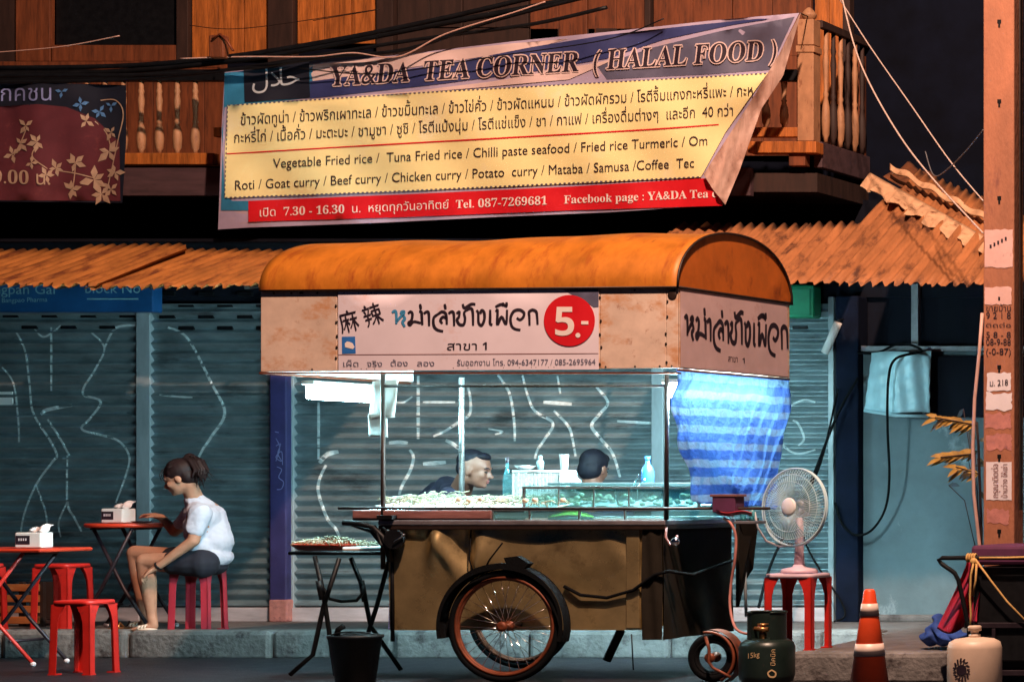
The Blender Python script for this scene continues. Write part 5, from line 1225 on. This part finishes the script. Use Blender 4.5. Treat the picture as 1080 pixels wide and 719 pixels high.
b = B(); b.tube([P(1100,588,TY-.03),P(1040,588,TY-.03),P(994,588,TY-.05),P(990,590,TY-.05),P(993,594,TY-.05),P(1007,604,TY-.05),P(1011,612,TY-.04),P(1022,662,TY-.03),P(1023,700,TY-.02)],.013,10); obj('handle', b, 'black', t)
for px_ in (1035,1110): obj('caster', B().lathe([(.05,-.02),(.06,-.01),(.06,.01),(.05,.02)],(X_(px_,TY),TY+.1,.062),20,Matrix.Rotation(PI/2,4,'X')), 'blackrub', t)
obj('caster_frame', B().box(X_(1026,TY)+.02,X_(1026,TY)+1.,TY+.05,TY+.45,.1,.139), 'black', t)
rp_ = thing('tied_rope','yellow rope knotted round the trolley handle with hanging ends','rope',P(1027,590,TY-.06))
b = B()
for k in range(4): b.tube([P(1021+k*2.6,588,TY-.03)+Vector((0,.022*math.sin(a),.022*math.cos(a))) for a in [2*PI*i/12 for i in range(12)]],.0065,6,True)
b.ell(P(1027,592,TY-.06),(.022,.018,.022)); obj('knot', b, 'rope', rp_)
b = B(); b.tube([P(1027,592,TY-.07),P(1024,606,TY-.075),P(1023,630,TY-.07),P(1024,648,TY-.07),P(1023,664,TY-.08)],.006); b.tube([P(1030,594,TY-.07),P(1029,612,TY-.07),P(1026,628,TY-.07)],.006); b.tube([P(1029,590,TY-.07),P(1045,612,TY-.06),P(1062,634,TY-.05),P(1095,668,TY-.03)],.006); b.tube([P(1033,588,TY-.05),P(1060,588,TY-.055),P(1095,587,TY-.055)],.007); obj('rope_ends', b, 'rope', rp_)
# cloths
def rc(u,v):
    l = 1020-32*v**1.1; r = 1032+2*math.sin(v*5); px = l+(r-l)*u; py = 592+70*v+6*math.sin(u*5)*v-5*v*u*0
    return P(px,py,TY+.02+.06*math.sin(u*9+v*2)*(.3+.7*v)+.12*(1-u)*v)
tag(obj('red_cloth', slabgrid(rc,26,26,(0,.01,0)), 'redcloth', loc=P(1015,600,TY), smooth=True), 'crimson cloth hanging from the trolley handle', 'cloth')
b = B(); b.ell(P(994,666,.3),(.1,.1,.075)); b.ell(P(984,671,.28),(.07,.08,.055)); b.ell(P(1004,672,.26),(.1,.1,.05)); b.ell(P(990,658,.34),(.05,.06,.06)); q = remesh(b,.012,4)
for v in q.b.verts: v.co += Vector((.012*math.sin(v.co.z*90+v.co.x*30),-.012*math.sin(v.co.x*70+v.co.z*60),.01*math.sin(v.co.x*60)))
for v in q.b.verts: v.co.z = max(v.co.z, KZ+.004)
tag(obj('blue_bag', q, 'bluecloth', loc=P(994,682,.3), smooth=True), 'crumpled blue cloth bag on the pavement under the red cloth', 'bag')
t = thing('sandals','dark pair of sandals lying on the pavement near the woman','sandals',P(134,664,2.2))
for i,(px_,yy) in enumerate(((131,2.15),(141,2.3))):
    c = Vector((X_(px_,yy),yy,KZ)); b = B(); b.ell(c+Vector((0,0,.012)),(.11,.04,.012)); b.tube([c+Vector((-.02,-.035,.012)),c+Vector((-.03,0,.05)),c+Vector((-.02,.035,.012))],.008); obj('sandal', b, 'wood3' if i else 'copper', t)
# ================================================================ PEOPLE
def headparts(b, c, yaw, pitch, k=1.):
    R = Matrix.Rotation(yaw,4,'Z')@Matrix.Rotation(pitch,4,'Y'); c = Vector(c); R3 = R.to_3x3()
    W = lambda x,y,z: c+R@(Vector((x,y,z))*k)
    def E(x,y,z,a,b_,d): b.ell(W(x,y,z),(a*k,b_*k,d*k),R3,18)
    E(-.008,0,.03,.092,.074,.082); E(.026,0,-.025,.062,.058,.075); E(.045,0,-.072,.036,.036,.03); E(.0,0,-.05,.06,.05,.045)
    b.cap(W(.084,0,.008),.008*k,W(.106,0,-.026),.011*k,8); E(.098,.011,-.03,.008,.006,.006); E(.098,-.011,-.03,.008,.006,.006)
    E(.078,0,.022,.016,.044,.01); E(.084,0,-.052,.011,.02,.006); E(.081,0,-.062,.012,.018,.006); E(.076,0,-.085,.014,.016,.014)
    for s_ in (-1,1): E(-.006,s_*.073,-.012,.02,.008,.031); E(.058,s_*.034,-.022,.026,.02,.024)
    return W, R3, k
def face_bits(parent, W, R3, k, lips=True):
    q = B()
    for s_ in (-1,1): q.ell(W(.079,s_*.03,.0),(.009*k,.013*k,.0055*k),R3,10)
    obj('eyes', q, 'eye', parent)
    q = B()
    for s_ in (-1,1): q.tube([W(.088,s_*.014,.021),W(.086,s_*.03,.026),W(.072,s_*.047,.02)],.0035*k,6)
    obj('eyebrows', q, 'hairblack', parent)
    if lips:
        q = B(); q.ell(W(.090,0,-.053),(.007*k,.017*k,.0045*k),R3,10); q.ell(W(.088,0,-.062),(.008*k,.014*k,.005*k),R3,10); obj('lips', q, 'lips', parent)
def hand(b, wrist, d, up, curl=.6, k=1., thumb=1):
    d = Vector(d).normalized(); up = Vector(up); up = (up-d*up.dot(d)).normalized(); s_ = d.cross(up)
    w = Vector(wrist); palm = w+d*.045*k
    Rm = Matrix((d,s_,up)).transposed()
    b.ell(palm,(.05*k,.04*k,.017*k),Rm,12); b.cap(w,.024*k,palm,.022*k,8)
    for i, (o, l) in enumerate(((-.03,.062),(-.01,.075),(.011,.07),(.03,.055))):
        p = palm+d*.035*k+s_*o*k; dd = d; cur = p; r = .0095*k
        for j in range(3):
            ang = curl*(.4+.5*j); q_ = (d*math.cos(ang)-up*math.sin(ang)).normalized(); nx = cur+q_*l*k*(.42,.33,.25)[j]; b.cap(cur,r,nx,r*.9,8); cur = nx; r *= .9
    p = w+d*.02*k-s_*.03*k*thumb; q_ = (d*.75-s_*.6*thumb-up*.25).normalized(); p2 = p+q_*.035*k; p3 = p2+(q_+d*.5-up*.3).normalized()*.028*k; b.cap(p,.013*k,p2,.011*k,8); b.cap(p2,.011*k,p3,.009*k,8)
# ---- the woman
WYb = 2.14
wo = thing('person','woman in a white t-shirt and navy shorts sitting sideways on a red stool','person',Vector((X_(213,WYb),WYb,KZ)))
b = B(); hd = P(190,504,2.02); yaw_ = math.radians(198); W, R3, kk = headparts(b, hd, yaw_, math.radians(24), .98)
nb = P(205,525,2.1); b.cap(W(-.03,0,-.05),.048,nb,.055)
pel = P(218,590,WYb); b.ell(pel,(.12,.145,.085)); ch = P(217,552,2.13); b.ell(ch,(.1,.15,.16)); b.cap(ch,.1,pel,.1); b.cap(nb,.055,ch,.08)
# near leg
h1 = P(214,594,2.03); k1 = P(153,592,1.98); a1 = P(160,648,2.0)
b.cap(h1,.088,k1,.056); b.cap(k1,.054,k1+(a1-k1)*.35,.054); b.cap(k1+(a1-k1)*.35,.054,a1,.030)
f1 = P(147,663,1.95); b.cap(a1,.031,P(162,660,1.99),.028); b.cap(P(162,660,1.99),.026,f1,.022); b.cap(f1,.02,f1+Vector((-.035,-.01,-.002)),.014)
h2 = P(214,592,2.28); k2 = P(143,583,2.26); a2 = P(152,646,2.3)
b.cap(h2,.085,k2,.054); b.cap(k2,.053,k2+(a2-k2)*.35,.05); b.cap(k2+(a2-k2)*.35,.05,a2,.03); b.cap(a2,.03,P(154,656,2.3),.028); b.cap(P(154,657,2.3),.026,P(138,662,2.26),.02)
# arms
s1 = P(211,540,1.97); e1 = P(204,570,1.93); w1 = P(164,599,1.88)
b.cap(s1,.055,e1,.036); b.cap(e1,.038,w1,.024); hand(b,w1,(-1,.05,-.55),(.3,-.2,.9),1.0,.95)
s2 = P(204,540,2.33); e2 = P(184,560,2.42); w2 = P(170,545,2.4); b.cap(s2,.05,e2,.036); b.cap(e2,.036,w2,.023); hand(b,w2,(-1,-.1,.25),(0,0,1),.8,.95)
body = obj('body', remesh(b,.007,5), 'skin', wo, smooth=True)
face_bits(body, W, R3, kk)
b = B(); b.ell(W(-.022,0,.044),(.098,.083,.085),R3,20); b.ell(W(-.05,0,0),(.06,.078,.07),R3,16); b.cap(W(.02,.04,.09),.02,W(.03,.066,.045),.012,8); b.cap(W(.02,-.04,.09),.02,W(.03,-.066,.045),.012,8)
bun = W(-.108,0,.103); b.ell(bun,(.036,.036,.034)); b.cap(W(-.09,0,.06),.035,bun,.035)
rd = random.Random(2)
for i in range(12):
    o = Vector((rd.uniform(-.025,.025),rd.uniform(-.03,.03),0)); b.tube([bun+o,bun+o+Vector((.05,-.01,-.02)),bun+o+Vector((.085+rd.uniform(-.01,.02),-.02,-.08)),bun+o+Vector((.08+rd.uniform(-.02,.03),-.03,-.14+rd.uniform(-.03,.03)))],[.014,.014,.011,.004],7)
b.cap(W(-.06,0,.0),.045,W(-.065,0,-.045),.03)
hq = remesh(b,.006,2)
for i in range(70):
    a0 = rd.uniform(-1.25,1.25); pts = []
    for j in range(9):
        t_ = j/8; th = math.radians(62)+t_*math.radians(108); rr = 1.02+rd.uniform(-.004,.012)
        y_ = math.sin(a0)*.083*(1-.55*t_); pts.append(W(-.022+.098*rr*math.cos(th)*(.95), y_*rr, .044+.085*rr*math.sin(th)*math.cos(a0*.9)*1.0))
    hq.tube(pts+[bun+Vector((rd.uniform(-.01,.01),rd.uniform(-.02,.02),rd.uniform(-.01,.02)))],.0028,4)
for i in range(34):
    o = Vector((rd.uniform(-.02,.02),rd.uniform(-.028,.028),rd.uniform(-.015,.02))); hq.tube([bun+o,bun+o+Vector((.035,-.01,-.01)),bun+o+Vector((.07+rd.uniform(-.02,.03),-.02,-.08)),bun+o*1.5+Vector((.075+rd.uniform(-.03,.06),-.03,-.15+rd.uniform(-.05,.04)))],[.005,.005,.004,.001],4)
for i in range(10):
    y_ = rd.uniform(-.06,.06); hq.tube([W(.05,y_,.09),W(.085,y_*1.1,.06),W(.088,y_*1.3,.02+rd.uniform(-.02,.02))],.0025,4)
obj('hair', hq, 'hair', body, smooth=True)
b = B()
ch = P(215,556,2.13); b.ell(ch,(.105,.15,.15)); b.ell(P(219,576,2.14),(.112,.15,.11)); b.cap(P(208,538,2.04),.06,P(207,538,2.26),.06); b.cap(P(209,536,2.08),.07,P(218,545,2.1),.09); b.cap(P(224,545,2.15),.085,P(227,572,2.15),.105); b.ell(P(221,587,2.14),(.128,.155,.08))
b.cap(s1,.068,s1+(e1-s1)*.62,.056); b.cap(s2,.056,s2+(e2-s2)*.6,.05); b.cap(P(206,529,2.1),.068,P(212,540,2.12),.1); b.cap(P(209,530,2.1),.06,P(219,545,2.12),.09)
q = remesh(b,.008,4)
for v in q.b.verts: v.co += v.normal*(.012*noise.noise(Vector((v.co.x*13+v.co.z*8,v.co.y*10,v.co.z*6-v.co.x*9)))+.004*noise.noise(v.co*45))
obj('shirt', q, 'shirt', wo, smooth=True)
b = B(); b.ell(P(217,592,WYb),(.132,.155,.09)); b.cap(h1,.098,h1+(k1-h1)*.48,.082); b.cap(h2,.096,h2+(k2-h2)*.45,.078); b.ell(P(218,597,WYb),(.12,.145,.065))
q = remesh(b,.008,4)
for v in q.b.verts: v.co += v.normal*(.002*math.sin(v.co.x*60+v.co.y*30))
obj('shorts', q, 'shorts', wo, smooth=True)
b = B()
for (fa,fb_) in ((P(164,665,1.99),P(145,666,1.94)),(P(156,663,2.3),P(136,664,2.26))):
    m_ = (fa+fb_)/2; L_ = (fb_-fa); b.ell(Vector((m_.x,m_.y,KZ+.016)),(L_.length*.62,.04,.013),Matrix.Rotation(math.atan2(L_.y,L_.x),3,'Z'))
    for f_ in (.45,.62,.8): p_ = fa+L_*f_; b.tube([Vector((p_.x,p_.y-.034,KZ+.02)),Vector((p_.x,p_.y-.02,KZ+.055-.02*f_)),Vector((p_.x,p_.y+.02,KZ+.055-.02*f_)),Vector((p_.x,p_.y+.034,KZ+.02))],.007)
obj('sandals', b, 'creamboard', wo)
obj('wristband', B().tube([w1+(e1-w1)*.06+Matrix.Rotation(a,4,(e1-w1).normalized())@Vector((0,.028,0)) for a in [2*PI*i/14 for i in range(14)]],.006,6,True), 'black', wo)
# ---- the cook in profile
ma = thing('person','man in a dark t-shirt leaning over the tray, seen in profile','person',Vector((X_(441,2.15),2.15,KZ)))
b = B(); W, R3, kk = headparts(b, P(500,495,1.55), math.radians(10), math.radians(12), 1.09)
nb = P(485,519,1.66); b.cap(W(-.03,0,-.05),.058,nb,.068)
ch = P(468,541,1.8); pel = P(441,598,2.12); b.ell(ch,(.15,.19,.17)); b.ell(pel,(.16,.17,.12)); b.cap(ch,.15,pel,.13); b.cap(nb,.065,ch,.1)
s1 = P(478,524,1.6); e1 = P(497,562,1.45); w1 = P(522,532,1.35); b.cap(s1,.06,e1,.045); b.cap(e1,.044,w1,.029); hand(b,w1,(.8,-.1,.55),(-.4,0,.9),.9,1.05,-1)
s2 = P(470,522,2.0); e2 = P(498,560,2.0); w2 = P(523,536,1.8); b.cap(s2,.06,e2,.045); b.cap(e2,.044,w2,.029); hand(b,w2,(.9,-.1,.3),(-.4,0,.9),.8,1.05)
for sg, fx in ((-.12,512),(.12,566)):
    h_ = pel+Vector((.03,sg,0)); k_ = P(fx-10,592,1.95+sg); a_ = P(fx+8,652,2.04+sg*.5); b.cap(h_,.09,k_,.062); b.cap(k_,.06,a_,.034); b.cap(a_,.034,P(fx+8,662,2.02+sg*.5),.032); b.cap(P(fx+8,664,2.02+sg*.5),.03,P(fx-10,666,1.99+sg*.5),.026)
body = obj('body', remesh(b,.008,5), 'skin2', ma, smooth=True); face_bits(body, W, R3, kk)
b = B(); b.ell(W(-.022,0,.048),(.092,.077,.079),R3,20); b.ell(W(-.052,0,.0),(.05,.07,.06),R3,16); b.ell(W(.035,0,.085),(.045,.06,.03),R3,14); obj('hair', remesh(b,.006,2), 'hairblack', body, smooth=True)
b = B(); b.ell(ch+Vector((0,0,.0)),(.17,.22,.17)); b.ell(pel+Vector((0,0,.05)),(.18,.2,.13)); b.cap(P(464,528,1.95),.13,pel+Vector((0,0,.06)),.15); b.cap(P(478,522,1.66),.085,P(468,521,1.98),.085); b.cap(s1,.08,s1+(e1-s1)*.6,.065); b.cap(s2,.08,s2+(e2-s2)*.6,.065); b.cap(P(472,518,1.8),.1,nb,.07)
q = remesh(b,.009,4)
for v in q.b.verts: v.co += v.normal*(.005*math.sin(v.co.z*40+v.co.x*33))
obj('t_shirt', q, 'tee', ma, smooth=True)
b = B()
for sg, fx in ((-.12,512),(.12,566)): h_ = pel+Vector((.03,sg,0)); k_ = P(fx-10,592,1.95+sg); b.cap(h_,.105,k_,.075)
b.ell(pel,(.17,.19,.125)); obj('shorts', remesh(b,.01,4), 'shorts', ma, smooth=True)
# ---- the man seen from behind
mb_ = thing('person','dark haired man sitting low behind the display case with his back turned','person',Vector((X_(634,2.25),2.25,KZ)))
b = B(); W, R3, kk = headparts(b, P(627,494,2.05), math.radians(82), math.radians(16), 1.02)
nb = P(627,524,2.05); b.cap(W(-.02,0,-.05),.058,nb,.066)
ch = P(630,560,2.12); pel = P(634,598,2.22); b.ell(ch,(.19,.13,.19)); b.ell(pel,(.17,.16,.12)); b.cap(ch,.14,pel,.13); b.cap(nb,.065,ch,.1)
for sg in (-1,1):
    s_ = ch+Vector((sg*.17,0,.1)); e_ = s_+Vector((sg*.05,.08,-.25)); w_ = e_+Vector((-sg*.03,.25,.03)); b.cap(s_,.06,e_,.045); b.cap(e_,.044,w_,.03); hand(b,w_,(-sg*.2,1,0),(0,0,1),.6,1.05,sg)
    h_ = pel+Vector((sg*.1,.02,0)); k_ = h_+Vector((sg*.06,.4,.0)); a_ = Vector((k_.x,k_.y-.02,KZ+.08)); b.cap(h_,.09,k_,.062); b.cap(k_,.06,a_,.036); b.cap(a_+Vector((0,0,-.045)),.032,a_+Vector((0,.14,-.05)),.026)
body = obj('body', remesh(b,.009,5), 'skin2', mb_, smooth=True); face_bits(body, W, R3, kk)
b = B(); b.ell(W(-.02,0,.042),(.1,.083,.088),R3,20); b.ell(W(-.045,0,-.015),(.07,.079,.08),R3,16); b.ell(W(.04,0,.08),(.05,.06,.04),R3,14); obj('hair', remesh(b,.006,2), 'hairblack', body, smooth=True)
b = B(); b.ell(ch,(.21,.16,.2)); b.cap(ch,.17,pel+Vector((0,0,.04)),.165); b.cap(ch+Vector((-.15,0,.1)),.085,ch+Vector((.15,0,.1)),.085); 
for sg in (-1,1): s_ = ch+Vector((sg*.17,0,.1)); b.cap(s_,.08,s_+Vector((sg*.03,.05,-.15)),.065)
obj('t_shirt', remesh(b,.01,4), 'tee', mb_, smooth=True)
b = B(); b.ell(pel,(.18,.18,.125))
for sg in (-1,1): h_ = pel+Vector((sg*.1,.02,0)); b.cap(h_,.105,h_+Vector((sg*.06,.4,.0)),.075)
obj('shorts', remesh(b,.01,4), 'shorts', mb_, smooth=True)
# ================================================================ LIGHT, SKY, CAMERA
w = bpy.data.worlds.new('World'); sc.world = w; w.use_nodes = True; nt = w.node_tree; bg = nt.nodes['Background']
sky = nt.nodes.new('ShaderNodeTexSky'); sky.sky_type = 'NISHITA'; sky.sun_disc = False; 
SUN = Vector((.45,-.62,1.0)).normalized()          # towards the fill sun
el = math.asin(SUN.z); az = math.atan2(SUN.x, SUN.y)
sky.sun_elevation = math.radians(-3.5); sky.sun_rotation = az; sky.ozone_density = 4
av = nt.nodes.new('ShaderNodeMix'); av.data_type = 'RGBA'; av.blend_type = 'ADD'; av.inputs['Factor'].default_value = 1; nt.links.new(sky.outputs[0], av.inputs['A']); av.inputs['B'].default_value = (.02,.10,.30,1)
nt.links.new(av.outputs['Result'], bg.inputs[0]); bg.inputs[1].default_value = SKYS
L_ = bpy.data.lights.new('weak_fill_sun','SUN'); L_.energy = .35; L_.angle = math.radians(1.2); L_.color = (1,.66,.50)  # weak sun added as a warm base beside the street lamp
lo = bpy.data.objects.new('weak_fill_sun', L_); COL.objects.link(lo); lo.location = (4,-8,9); lo.rotation_euler = SUN.to_track_quat('Z','Y').to_euler()
lo['label'] = 'faint warm sun added as fill'; lo.name = 'fill_sun'
L2 = bpy.data.lights.new('street_lamp','POINT'); L2.energy = SUNE*900; L2.color = (1,.64,.47); L2.shadow_soft_size = .12
l2 = bpy.data.objects.new('street_lamp', L2); COL.objects.link(l2); l2.location = (3.4,-4.0,8.6)
ca = bpy.data.cameras.new('camera'); co = bpy.data.objects.new('camera', ca); COL.objects.link(co)
co.location = (CX,-D0,EYE); co.rotation_euler = (PI/2,0,0); ca.sensor_width = 36; ca.sensor_fit = 'HORIZONTAL'; ca.lens = FO/1080*36
ca.shift_x = -1460/1080; ca.shift_y = (508-359.5)/1080; ca.clip_start = .1; ca.clip_end = 400; sc.camera = co
sc.view_settings.view_transform = 'Standard'; sc.view_settings.look = 'None'; sc.view_settings.exposure = EXPO; sc.view_settings.gamma = 1
sc.cycles.use_denoising = True; sc.cycles.max_bounces = 8; sc.cycles.transparent_max_bounces = 12; sc.cycles.sample_clamp_indirect = 4; sc.cycles.caustics_reflective = False; sc.cycles.caustics_refractive = False
